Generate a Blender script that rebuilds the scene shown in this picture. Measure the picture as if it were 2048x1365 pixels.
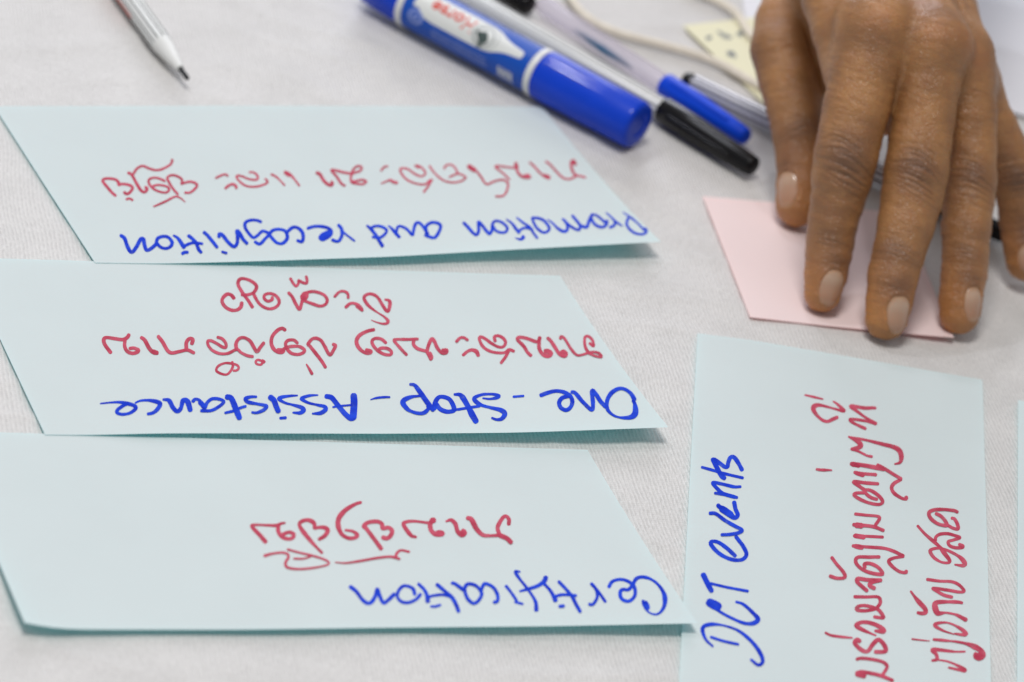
import bpy, bmesh, math, random
import numpy as np
random.seed(7); rng = np.random.default_rng(7)
for o in list(bpy.data.objects): bpy.data.objects.remove(o)
SC = bpy.context.scene
COL = SC.collection

# ------------------------------------------------------------------ camera (solved from the cards, all lengths in cm)
PW, PH = 1024.0, 682.5                       # half the photograph, in its own pixels
FPX, EL, ROLL, DIST = 9108.59, 0.50708, 0.24791, 150.755
CPOS = np.array([0, -DIST*math.cos(EL), DIST*math.sin(EL)])
CFW = -CPOS/DIST
_rt = np.array([1.0, 0, 0]); _up = np.cross(_rt, CFW)
CR = math.cos(ROLL)*_rt + math.sin(ROLL)*_up
CU = -math.sin(ROLL)*_rt + math.cos(ROLL)*_up
S = 0.01                                     # cm -> metres

def ray(x, y):
    d = CFW*FPX + CR*(x-PW) - CU*(y-PH); return d/np.linalg.norm(d)
def at(x, y, z=0.0):
    d = ray(x, y); return CPOS + d*((z-CPOS[2])/d[2])
def proj(P):
    d = np.asarray(P)-CPOS; z = d@CFW
    return np.stack([PW+FPX*(d@CR)/z, PH-FPX*(d@CU)/z], -1)

cam_data = bpy.data.cameras.new('camera'); cam = bpy.data.objects.new('camera', cam_data); COL.objects.link(cam)
from mathutils import Matrix, Vector
M = Matrix.Identity(4)
for i, v in enumerate((CR, CU, -CFW)):
    for j in range(3): M[j][i] = v[j]
for j in range(3): M[j][3] = CPOS[j]*S
cam.matrix_world = M
cam_data.sensor_width = 36; cam_data.sensor_fit = 'HORIZONTAL'; cam_data.lens = FPX*36/2048
cam_data.clip_start = 0.05; cam_data.clip_end = 50
cam_data.dof.use_dof = True
cam_data.dof.focus_distance = float((at(1250, 930)-CPOS)@CFW)*S
cam_data.dof.aperture_fstop = 10.3
cam_data.dof.aperture_blades = 9
SC.camera = cam

# ------------------------------------------------------------------ light
W = bpy.data.worlds.new('World'); SC.world = W; W.use_nodes = True
bg = W.node_tree.nodes['Background']; bg.inputs[0].default_value = (0.93, 0.96, 1.0, 1); bg.inputs[1].default_value = 0.34
def area(name, loc, target, size, power, col=(1, 1, 1), shape='DISK'):
    l = bpy.data.lights.new(name, 'AREA'); l.shape = shape; l.size = size; l.energy = power; l.color = col
    o = bpy.data.objects.new(name, l); COL.objects.link(o); o.location = loc
    o.rotation_euler = (Vector(target)-Vector(loc)).to_track_quat('-Z', 'Y').to_euler(); return o
area('ceiling_light', (-0.22, -0.40, 1.95), (0.0, -0.10, 0), 0.62, 22.8, (1.0, 0.975, 0.95))
area('downlight', (-1.06, 0.50, 2.1), (0, 0, 0), 0.11, 7.0, (0.90, 0.92, 1.0))
area('downlight', (-0.62, 1.42, 2.1), (0, 0, 0), 0.11, 7.0, (0.90, 0.92, 1.0))
area('back_fill_light', (-0.5, 3.0, 1.25), (0.05, 0.1, 0), 1.3, 31, (0.88, 0.90, 1.0), 'SQUARE')  # added cool fill from low behind, brings out cloth folds and gloss
SC.view_settings.view_transform = 'Standard'; SC.view_settings.look = 'None'
SC.view_settings.exposure = 0.0; SC.view_settings.gamma = 1; SC.view_settings.use_curve_mapping = False
SC.cycles.use_denoising = True
SC.cycles.max_bounces = 8; SC.cycles.transparent_max_bounces = 16

# ------------------------------------------------------------------ helpers
def tag(o, label=None, cat=None, group=None, kind=None):
    if label: o['label'] = label
    if cat: o['category'] = cat
    if group: o['group'] = group
    if kind: o['kind'] = kind
    return o
def empty(name, loc):
    o = bpy.data.objects.new(name, None); COL.objects.link(o); o.location = [float(c)*S for c in loc]
    o.empty_display_size = 0.01; return o
def origin_of(o):
    v = np.zeros(3)
    while o is not None: v = v+np.array(o.location)/S; o = o.parent
    return v
def mk(name, V, F, mat, parent=None, smooth=True, loc=None):
    """one mesh object from world-space cm vertices"""
    V = np.asarray(V, float)
    base = origin_of(parent) if parent else np.zeros(3)
    if loc is None:
        loc = base if parent else np.array([V[:, 0].mean(), V[:, 1].mean(), V[:, 2].min()])
    me = bpy.data.meshes.new(name)
    me.from_pydata(((V-loc)*S).tolist(), [], [list(map(int, f)) for f in F]); me.update()
    if smooth: me.polygons.foreach_set('use_smooth', [True]*len(me.polygons))
    me.materials.append(mat)
    o = bpy.data.objects.new(name, me); COL.objects.link(o)
    o.location = [float(c)*S for c in (np.asarray(loc)-base)]
    if parent: o.parent = parent
    return o

def mat(name, col, rough=0.5, spec=0.5, **kw):
    m = bpy.data.materials.new(name); m.use_nodes = True
    b = m.node_tree.nodes['Principled BSDF']
    b.inputs['Base Color'].default_value = (*col, 1); b.inputs['Roughness'].default_value = rough
    b.inputs['Specular IOR Level'].default_value = spec
    for k, v in kw.items(): b.inputs[k.replace('_', ' ')].default_value = v
    return m
def N(m, t, **kw):
    n = m.node_tree.nodes.new(t)
    for k, v in kw.items(): setattr(n, k, v)
    return n
def L(m, a, b): m.node_tree.links.new(a, b)
def math_node(m, op, a, b=None, c=None):
    n = N(m, 'ShaderNodeMath', operation=op)
    for i, v in enumerate((a, b, c)):
        if v is None: continue
        if hasattr(v, 'links'): L(m, v, n.inputs[i])
        else: n.inputs[i].default_value = v
    return n.outputs[0]
def mottled(name, col, rough, spec=0.5, amt=0.06, scale=60, bump=0.0, bscale=400):
    """a plain surface with faint unevenness"""
    m = mat(name, col, rough, spec); b = m.node_tree.nodes['Principled BSDF']
    tc = N(m, 'ShaderNodeTexCoord'); no = N(m, 'ShaderNodeTexNoise'); no.inputs['Scale'].default_value = scale; no.inputs['Detail'].default_value = 4
    L(m, tc.outputs['Object'], no.inputs['Vector'])
    mr = N(m, 'ShaderNodeMapRange'); mr.inputs[1].default_value = .3; mr.inputs[2].default_value = .7
    mr.inputs[3].default_value = 1-amt; mr.inputs[4].default_value = 1+amt
    L(m, no.outputs['Fac'], mr.inputs[0])
    vm = N(m, 'ShaderNodeVectorMath', operation='SCALE'); vm.inputs[0].default_value = col; L(m, mr.outputs[0], vm.inputs['Scale'])
    L(m, vm.outputs[0], b.inputs['Base Color'])
    if bump:
        n2 = N(m, 'ShaderNodeTexNoise'); n2.inputs['Scale'].default_value = bscale; n2.inputs['Detail'].default_value = 5
        L(m, tc.outputs['Object'], n2.inputs['Vector'])
        bp = N(m, 'ShaderNodeBump'); bp.inputs['Strength'].default_value = 1; bp.inputs['Distance'].default_value = bump
        L(m, n2.outputs['Fac'], bp.inputs['Height']); L(m, bp.outputs[0], b.inputs['Normal'])
    return m

# paper: diffuse on top, a little light comes through
def paper(name, col, through):
    m = mottled(name, col, 0.85, 0.10, 0.016, 22, 0.00004, 900)
    b = m.node_tree.nodes['Principled BSDF']; out = m.node_tree.nodes['Material Output']
    tr = N(m, 'ShaderNodeBsdfTranslucent'); tr.inputs[0].default_value = (*through, 1)
    mx = N(m, 'ShaderNodeAddShader')
    L(m, b.outputs[0], mx.inputs[0]); L(m, tr.outputs[0], mx.inputs[1]); L(m, mx.outputs[0], out.inputs['Surface'])
    return m
def ink(name, col, dark, clear=0.1):
    m = mat(name, col, 0.85, 0.03); b = m.node_tree.nodes['Principled BSDF']; out = m.node_tree.nodes['Material Output']
    tc = N(m, 'ShaderNodeTexCoord'); no = N(m, 'ShaderNodeTexNoise'); no.inputs['Scale'].default_value = 210; no.inputs['Detail'].default_value = 5
    L(m, tc.outputs['Object'], no.inputs['Vector'])
    cr = N(m, 'ShaderNodeMix', data_type='RGBA'); cr.inputs[6].default_value = (*col, 1); cr.inputs[7].default_value = (*dark, 1)
    mr = N(m, 'ShaderNodeMapRange'); mr.inputs[1].default_value = .35; mr.inputs[2].default_value = .65
    L(m, no.outputs['Fac'], mr.inputs[0]); L(m, mr.outputs[0], cr.inputs[0]); L(m, cr.outputs[2], b.inputs['Base Color'])
    tp = N(m, 'ShaderNodeBsdfTransparent'); mx = N(m, 'ShaderNodeMixShader'); mx.inputs[0].default_value = clear
    nd = N(m, 'ShaderNodeTexNoise'); nd.inputs['Scale'].default_value = 520; nd.inputs['Detail'].default_value = 4; nd.inputs['Distortion'].default_value = 1.2; L(m, tc.outputs['Object'], nd.inputs['Vector'])
    mc = N(m, 'ShaderNodeMapRange'); mc.inputs[1].default_value = .5; mc.inputs[2].default_value = .78; mc.inputs[3].default_value = clear; mc.inputs[4].default_value = clear+.30
    L(m, nd.outputs['Fac'], mc.inputs[0]); L(m, mc.outputs[0], mx.inputs[0])
    L(m, b.outputs[0], mx.inputs[1]); L(m, tp.outputs[0], mx.inputs[2]); L(m, mx.outputs[0], out.inputs['Surface'])
    return m

MAT = {}
MAT['blue_card'] = paper('pale_blue_card', (0.575, 0.614, 0.612), (0.02, 0.165, 0.18))
MAT['pink_card'] = paper('pale_pink_card', (0.76, 0.640, 0.630), (0.16, 0.035, 0.035))
MAT['white_paper'] = paper('white_paper', (0.74, 0.74, 0.78), (0.06, 0.06, 0.06))
MAT['yellow_paper'] = paper('yellow_paper', (0.76, 0.735, 0.54), (0.06, 0.05, 0.02))
MAT['red_ink'] = ink('red_ink', (0.59, 0.095, 0.150), (0.45, 0.045, 0.085), 0.10)
MAT['blue_ink'] = ink('blue_ink', (0.020, 0.070, 0.66), (0.010, 0.034, 0.50), 0.05)
MAT['faint_ink'] = ink('faint_ink', (0.16, 0.21, 0.30), (0.10, 0.14, 0.25), 0.5)
MAT['blue_plastic'] = mottled('blue_plastic', (0.001, 0.045, 0.54), 0.42, 0.14, 0.05, 80)
for _m in ('blue_plastic',):
    _b = MAT[_m].node_tree.nodes['Principled BSDF']; _b.inputs['Coat Weight'].default_value = .30; _b.inputs['Coat Roughness'].default_value = .10
MAT['bright_blue'] = mottled('bright_blue_plastic', (0.003, 0.058, 0.64), 0.42, 0.16, 0.05, 80)
MAT['label_blue'] = mottled('label_blue', (0.005, 0.075, 0.44), 0.38, 0.3, 0.04, 60)
MAT['label_pale'] = mottled('label_pale_blue', (0.22, 0.30, 0.66), 0.35)
MAT['label_white'] = mottled('label_white', (0.70, 0.71, 0.69), 0.3, 0.5, 0.03)
MAT['label_grey'] = mat('label_grey', (0.17, 0.20, 0.20), 0.3)
MAT['label_dark'] = mat('label_dark', (0.06, 0.085, 0.08), 0.3)
MAT['label_red'] = mat('label_red', (0.66, 0.055, 0.03), 0.4, 0.2)
MAT['white_plastic'] = mottled('white_plastic', (0.74, 0.74, 0.72), 0.32, 0.5, 0.02)
MAT['black_plastic'] = mottled('black_plastic', (0.005, 0.0045, 0.005), 0.25, 0.24, 0.1)
MAT['nib_black'] = mat('felt_black', (0.01, 0.012, 0.014), 0.7)
MAT['red_plastic'] = mat('red_print', (0.55, 0.08, 0.05), 0.4)
MAT['ink_teal'] = mat('ink_teal', (0.005, 0.10, 0.22), 0.3)
MAT['cord'] = mottled('cream_cotton', (0.76, 0.70, 0.60), 0.9, 0.1, 0.08, 500, 0.0003, 1500)
def clear_plastic():
    m = mat('clear_lilac_plastic', (0.74, 0.70, 0.78), 0.2); out = m.node_tree.nodes['Material Output']; b = m.node_tree.nodes['Principled BSDF']
    tp = N(m, 'ShaderNodeBsdfTransparent'); tp.inputs[0].default_value = (0.93, 0.91, 0.95, 1)
    mx = N(m, 'ShaderNodeMixShader'); mx.inputs[0].default_value = 0.68
    L(m, b.outputs[0], mx.inputs[1]); L(m, tp.outputs[0], mx.inputs[2]); L(m, mx.outputs[0], out.inputs['Surface']); return m
MAT['clear'] = clear_plastic()
def striped(name, light, dark, count, thick):
    """lengthwise printed stripes: the barrel mesh carries its angle in a vertex attribute"""
    m = mat(name, light, 0.28); b = m.node_tree.nodes['Principled BSDF']
    a = N(m, 'ShaderNodeAttribute', attribute_name='turn')
    f = math_node(m, 'FRACT', math_node(m, 'ADD', math_node(m, 'MULTIPLY', a.outputs['Fac'], count), thick/2))
    st = math_node(m, 'LESS_THAN', f, thick)
    mx = N(m, 'ShaderNodeMix', data_type='RGBA'); mx.inputs[6].default_value = (*light, 1); mx.inputs[7].default_value = (*dark, 1)
    L(m, st, mx.inputs[0]); L(m, mx.outputs[2], b.inputs['Base Color']); return m
MAT['stripe_white'] = striped('striped_barrel', (0.84, 0.85, 0.83), (0.10, 0.105, 0.105), 6, 0.30)
MAT['stripe_fine'] = striped('fine_striped_barrel', (0.84, 0.85, 0.84), (0.06, 0.065, 0.065), 6, 0.30)
MAT['stripe_grey'] = striped('grey_striped_barrel', (0.74, 0.74, 0.77), (0.06, 0.055, 0.08), 5, 0.46)

# ------------------------------------------------------------------ the table and its cloth
def cloth_material():
    m = mat('white_twill', (0.7, 0.7, 0.7), 0.55, 0.35); b = m.node_tree.nodes['Principled BSDF']
    b.inputs['Sheen Weight'].default_value = 0.15
    tc = N(m, 'ShaderNodeTexCoord'); sp = N(m, 'ShaderNodeSeparateXYZ'); L(m, tc.outputs['Object'], sp.inputs[0])
    big = N(m, 'ShaderNodeTexNoise'); big.inputs['Scale'].default_value = 14; big.inputs['Detail'].default_value = 2; L(m, tc.outputs['Object'], big.inputs['Vector'])
    nx, ny = 0.958, 0.287
    u = math_node(m, 'ADD', math_node(m, 'MULTIPLY', sp.outputs[0], nx), math_node(m, 'MULTIPLY', sp.outputs[1], ny))
    v = math_node(m, 'SUBTRACT', math_node(m, 'MULTIPLY', sp.outputs[1], nx), math_node(m, 'MULTIPLY', sp.outputs[0], ny))
    u = math_node(m, 'ADD', u, math_node(m, 'MULTIPLY', big.outputs['Fac'], 0.006))
    # threads: fast noise across the twill line, slower along it, breaks the line into floats
    cv = N(m, 'ShaderNodeCombineXYZ'); L(m, math_node(m, 'MULTIPLY', u, 1500.0), cv.inputs[0]); L(m, math_node(m, 'MULTIPLY', v, 420.0), cv.inputs[1])
    th = N(m, 'ShaderNodeTexNoise'); th.inputs['Scale'].default_value = 1.0; th.inputs['Detail'].default_value = 2; L(m, cv.outputs[0], th.inputs['Vector'])
    wave = math_node(m, 'SINE', math_node(m, 'ADD', math_node(m, 'MULTIPLY', u, 2*math.pi/0.00138), math_node(m, 'MULTIPLY', th.outputs['Fac'], 2.4)))
    cross = math_node(m, 'SINE', math_node(m, 'MULTIPLY', v, 2*math.pi/0.0011))
    h = math_node(m, 'ADD', math_node(m, 'MULTIPLY', wave, 0.30), math_node(m, 'ADD', math_node(m, 'MULTIPLY', cross, 0.16), math_node(m, 'MULTIPLY', th.outputs['Fac'], 1.9)))
    patch = N(m, 'ShaderNodeTexNoise'); patch.inputs['Scale'].default_value = 55; patch.inputs['Detail'].default_value = 4; L(m, tc.outputs['Object'], patch.inputs['Vector'])
    k = N(m, 'ShaderNodeMapRange'); k.inputs[1].default_value = 0.3; k.inputs[2].default_value = 1.6; k.inputs[3].default_value = 0.85; k.inputs[4].default_value = 1.10
    L(m, h, k.inputs[0])
    k2 = N(m, 'ShaderNodeMapRange'); k2.inputs[1].default_value = .3; k2.inputs[2].default_value = .7; k2.inputs[3].default_value = 0.955; k2.inputs[4].default_value = 1.035
    L(m, patch.outputs['Fac'], k2.inputs[0])
    sc = N(m, 'ShaderNodeVectorMath', operation='SCALE'); sc.inputs[0].default_value = (0.625, 0.608, 0.590)
    L(m, math_node(m, 'MULTIPLY', k.outputs[0], k2.outputs[0]), sc.inputs['Scale']); L(m, sc.outputs[0], b.inputs['Base Color'])
    bp = N(m, 'ShaderNodeBump'); bp.inputs['Strength'].default_value = 0.8; bp.inputs['Distance'].default_value = 0.00022
    L(m, h, bp.inputs['Height']); L(m, bp.outputs[0], b.inputs['Normal'])
    return m
MAT['cloth'] = cloth_material()

def cloth_z(x, y):
    """soft hollows and shallow folds, in cm, never above 0"""
    z = 0.012*np.sin(x*0.55+0.8*np.sin(y*0.31))*np.sin(y*0.47+0.6*np.sin(x*0.23))
    z += 0.010*np.sin(0.9*x+0.5*y+1.3*np.sin(0.37*y-0.2*x))
    # slack creases running across the cloth: sharp crest, wide trough
    for a, b, ph, w, amp in ((-1.1, 1.7, 0, .5, .030), (.9, 2.6, 1.7, .7, .022), (1.6, .8, 4.0, .45, .022), (-.4, 2.1, 2.6, .6, .026)):
        q = a*x+b*y+ph+1.6*np.sin(w*x*.9-.4*y*w+ph)+.8*np.sin(1.3*w*y+ph)
        env = np.clip(np.sin(.19*x*w*2+.13*y+ph)*np.sin(.15*y-.21*x*w+2*ph), 0, 1)
        z += 2.6*amp*env*(np.exp(-(np.sin(q*.5)/.42)**2)-.45)
    return z-0.068
nx_, ny_ = 521, 521
gx, gy = np.meshgrid(np.linspace(-65, 65, nx_), np.linspace(-55, 75, ny_), indexing='ij')
V = np.stack([gx, gy, cloth_z(gx, gy)], -1).reshape(-1, 3)
idx = np.arange(nx_*ny_).reshape(nx_, ny_)
F = np.stack([idx[:-1, :-1], idx[1:, :-1], idx[1:, 1:], idx[:-1, 1:]], -1).reshape(-1, 4)
cl = mk('tablecloth', V, F, MAT['cloth'], loc=np.zeros(3))
tag(cl, 'white twill tablecloth covering the whole table top', 'tablecloth', kind='structure')

# ------------------------------------------------------------------ cards
def resample(P, n):
    P = np.asarray(P, float); d = np.r_[0, np.cumsum(np.linalg.norm(np.diff(P, axis=0), axis=1))]
    t = np.linspace(0, d[-1], n); return np.stack([np.interp(t, d, P[:, i]) for i in range(P.shape[1])], -1)
def smooth1(P, k):
    for _ in range(k):
        Q = P.copy(); Q[1:-1] = 0.25*P[:-2]+0.5*P[1:-1]+0.25*P[2:]; P = Q
    return P
class Sheet:
    """a sheet of card between a far edge and a near edge, each given as image points with heights (cm)"""
    def __init__(self, far, near, power=2.0, n=49, m=25):
        self.n, self.m = n, m
        def edge(E):
            Wd = np.array([at(x, y, z) for x, y, z in E]); return smooth1(resample(Wd, n), 4)
        self.A, self.B, self.p = edge(far), edge(near), power
        t = np.linspace(0, 1, m); self.grid = np.zeros((n, m, 3))
        for j, tt in enumerate(t):
            self.grid[:, j] = self.A*(1-tt)+self.B*tt
            self.grid[:, j, 2] = self.A[:, 2]*(1-tt)+self.A[:, 2]*tt*0+(self.B[:, 2])*tt**power
    def surf(self, s, t):
        n, m = self.n, self.m
        a = np.clip(s, 0, 1)*(n-1); b = np.clip(t, 0, 1)*(m-1)
        i = np.minimum(a.astype(int), n-2); j = np.minimum(b.astype(int), m-2); fa = (s*(n-1)-i)[:, None]; fb = (t*(m-1)-j)[:, None]
        G = self.grid
        return (G[i, j]*(1-fa)*(1-fb)+G[i+1, j]*fa*(1-fb)+G[i, j+1]*(1-fa)*fb+G[i+1, j+1]*fa*fb)
    def locate(self, px):
        px = np.asarray(px, float); s = np.full(len(px), .5); t = np.full(len(px), .5); e = 1e-3
        for _ in range(14):
            q = proj(self.surf(s, t)); r = px-q
            ds = (proj(self.surf(s+e, t))-q)/e; dt = (proj(self.surf(s, t+e))-q)/e
            det = ds[:, 0]*dt[:, 1]-ds[:, 1]*dt[:, 0]
            s = s+np.clip((r[:, 0]*dt[:, 1]-r[:, 1]*dt[:, 0])/det, -.3, .3); t = t+np.clip((ds[:, 0]*r[:, 1]-ds[:, 1]*r[:, 0])/det, -.3, .3)
            s = np.clip(s, 0.002, .998); t = np.clip(t, .002, .998)
        return s, t
    def build(self, name, m):
        n, k = self.n, self.m; i = np.arange(n*k).reshape(n, k)
        F = np.stack([i[:-1, :-1], i[:-1, 1:], i[1:, 1:], i[1:, :-1]], -1).reshape(-1, 4)
        return mk(name, self.grid.reshape(-1, 3), F, m)

def catmull(P, step=1.6):
    P = np.asarray(P, float)
    if len(P) == 2: return resample(P, max(4, int(np.linalg.norm(P[1]-P[0])/step)))
    Q = np.vstack([2*P[0]-P[1], P, 2*P[-1]-P[-2]]); out = []
    for i in range(1, len(Q)-2):
        n = max(3, int(np.linalg.norm(Q[i+1]-Q[i])/step)); t = np.linspace(0, 1, n, endpoint=False)[:, None]
        a, b, c, d = Q[i-1], Q[i], Q[i+1], Q[i+2]
        out.append(0.5*((2*b)+(c-a)*t+(2*a-5*b+4*c-d)*t*t+(3*b-a-3*c+d)*t**3))
    out.append(P[-1:]); return np.vstack(out)
def pen_strokes(sheet, blocks, name, m, parent, seed=1):
    """marker strokes traced in photograph pixels, laid on the card's own surface as thin ink ribbons"""
    r = np.random.default_rng(seed); V, F = [], []; k = 0
    for ox, oy, sc, strokes in blocks:
        for st in strokes:
            pts, w = st[0], st[1]; taper = st[2] if len(st) > 2 else None
            P = np.array(pts, float)/sc+np.array([ox, oy]); w = w/sc
            if len(P) == 1: P = np.vstack([P, P+[0.6, 0.2]])
            C = catmull(P); n = len(C)
            T = np.gradient(C, axis=0); T /= np.linalg.norm(T, axis=1)[:, None]+1e-9
            Nn = np.stack([-T[:, 1], T[:, 0]], -1)
            # broad nib: a little wider across the card than along it, plus small unevenness
            wob = np.interp(np.arange(n), np.linspace(0, n, max(3, n//5)), r.uniform(.92, 1.07, max(3, n//5)))
            hw = 0.5*w*wob*(0.97+0.10*np.abs(Nn[:, 0]))
            if taper is not None: hw = hw*np.interp(np.linspace(0, 1, n), np.linspace(0, 1, len(taper)), taper)
            Cap0 = [(C[0]-T[0]*hw[0]*0.75, hw[0]*0.45), (C[0]-T[0]*hw[0]*0.42, hw[0]*0.82)]; Cap1 = [(C[-1]+T[-1]*hw[-1]*0.42, hw[-1]*0.82), (C[-1]+T[-1]*hw[-1]*0.75, hw[-1]*0.45)]
            CC = np.vstack([[c for c, _ in Cap0], C, [c for c, _ in Cap1]]); HW = np.r_[[h for _, h in Cap0], hw, [h for _, h in Cap1]]
            NN = np.vstack([Nn[0], Nn[0], Nn, Nn[-1], Nn[-1]]); q = len(CC)
            rows = np.stack([CC-NN*HW[:, None], CC, CC+NN*HW[:, None]], 1).reshape(-1, 2)
            s, t = sheet.locate(rows); W3 = sheet.surf(s, t)
            lift = 0.006+0.0016*(k % 9)+np.repeat(np.linspace(0, 0.0045, q), 3)
            W3 = W3+np.array([0, 0, 1.0])*lift[:, None]
            b0 = sum(len(v) for v in V); V.append(W3)
            for i in range(q-1):
                for j in range(2):
                    a = b0+i*3+j; F.append((a, a+1, a+4, a+3))
            k += 1
    V = np.vstack(V); o = mk(name, V, F, m, parent)
    return o

T1_RED = [
 (190, 300, 6.827, [
  ([(280,628),(235,590),(170,515),(105,430),(130,400),(200,395),(280,410),(322,450),(325,482),(370,470),(430,475),(490,495),(512,530),(470,590),(430,605),(400,585)],40),
  ([(430,678),(470,668),(512,690)],32),
  ([(1055,140),(1040,190),(990,230),(900,272),(820,280),(740,258),(650,225),(575,258),(525,330)],33),
  ([(455,318),(500,342),(560,450),(620,550),(670,582),(702,560),(710,532),(690,515)],40),
  ([(950,430),(890,400),(820,385),(750,400),(730,440),(760,500),(830,555),(920,585),(985,582),(1010,545),(990,510),(920,490),(850,485),(790,500)],32),
  ([(1130,610),(1060,530),(1000,430),(985,390),(1020,358),(1080,352),(1150,380),(1190,420),(1180,470),(1220,455),(1300,440),(1370,460),(1392,495),(1350,550),(1290,590),(1230,590)],33),
  ([(1230,715),(1160,660),(1090,645),(950,715),(800,780)],30,[.45,.8,1,1,.7]),
  ([(1650,390),(1700,365),(1770,340),(1812,360)],30), ([(1780,530),(1830,490),(1880,475),(1922,498),(1928,528)],36)]),
 (430, 310, 6.827, [
  ([(470,240),(530,245),(580,290),(577,335),(530,345),(450,330),(370,297),(310,285),(295,310),(340,370),(420,425),(530,440),(640,420),(712,385),(708,350),(685,335)],30),
  ([(770,270),(830,300),(880,345),(950,420)],27,[1.2,1.1,.8,.9]), ([(955,240),(1010,262),(1070,320),(1150,425)],30,[1.5,1.3,.8,.9]), ([(965,262),(1010,290)],34),
  ([(1390,250),(1430,268),(1480,350),(1530,400),(1580,422),(1602,400),(1592,375)],44)]),
 (660, 300, 6.827, [
  ([(200,495),(150,460),(90,370),(20,285),(70,283),(170,310),(290,330)],33),
  ([(290,330),(335,250),(400,225),(432,250),(408,292),(350,312),(300,335),(283,390),(297,450),(370,468),(450,472),(492,437),(440,415),(380,425),(310,440)],31),
  ([(695,290),(740,240),(785,230)],26), ([(700,465),(760,440),(820,420),(870,448),(912,455)],34,[.6,.7,1.1,1.3]),
  ([(1165,215),(1220,225),(1270,265),(1302,320),(1270,360),(1210,357),(1140,320),(1060,265),(980,255),(957,280),(990,350),(1050,410),(1130,450),(1230,475),(1310,470),(1350,430),(1392,410)],28), ([(1168,222),(1215,245)],36),
  ([(1390,415),(1340,500),(1280,580)],28),
  ([(1360,225),(1410,300),(1490,380),(1570,430),(1680,450),(1790,430),(1852,385),(1810,350),(1750,330),(1700,345),(1630,375)],26), ([(1560,260),(1580,220),(1640,205),(1700,240),(1742,320)],26)]),
 (900, 300, 6.827, [
  ([(245,225),(300,260),(350,285),(420,370),(470,450),(515,475),(590,440),(680,415),(745,420),(788,460),(785,530),(750,610),(700,640),(625,640)],28), ([(258,232),(335,285)],62),
  ([(810,410),(740,340),(620,240),(660,225),(760,240),(860,250),(905,250)],26), ([(895,185),(905,250),(930,320),(980,370),(1050,388),(1092,375),(1050,350),(1000,372)],36), ([(900,200),(912,245)],52),
  ([(1090,175),(1150,230),(1230,320),(1290,362),(1350,385)],30), ([(1295,358),(1350,383)],58),
  ([(1310,165),(1370,210),(1470,320),(1540,385),(1610,405),(1680,388),(1730,357),(1845,380)],28), ([(1715,205),(1690,150),(1658,165),(1652,220),(1680,310),(1730,360)],34), ([(1668,160),(1690,190)],50)])]
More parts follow.
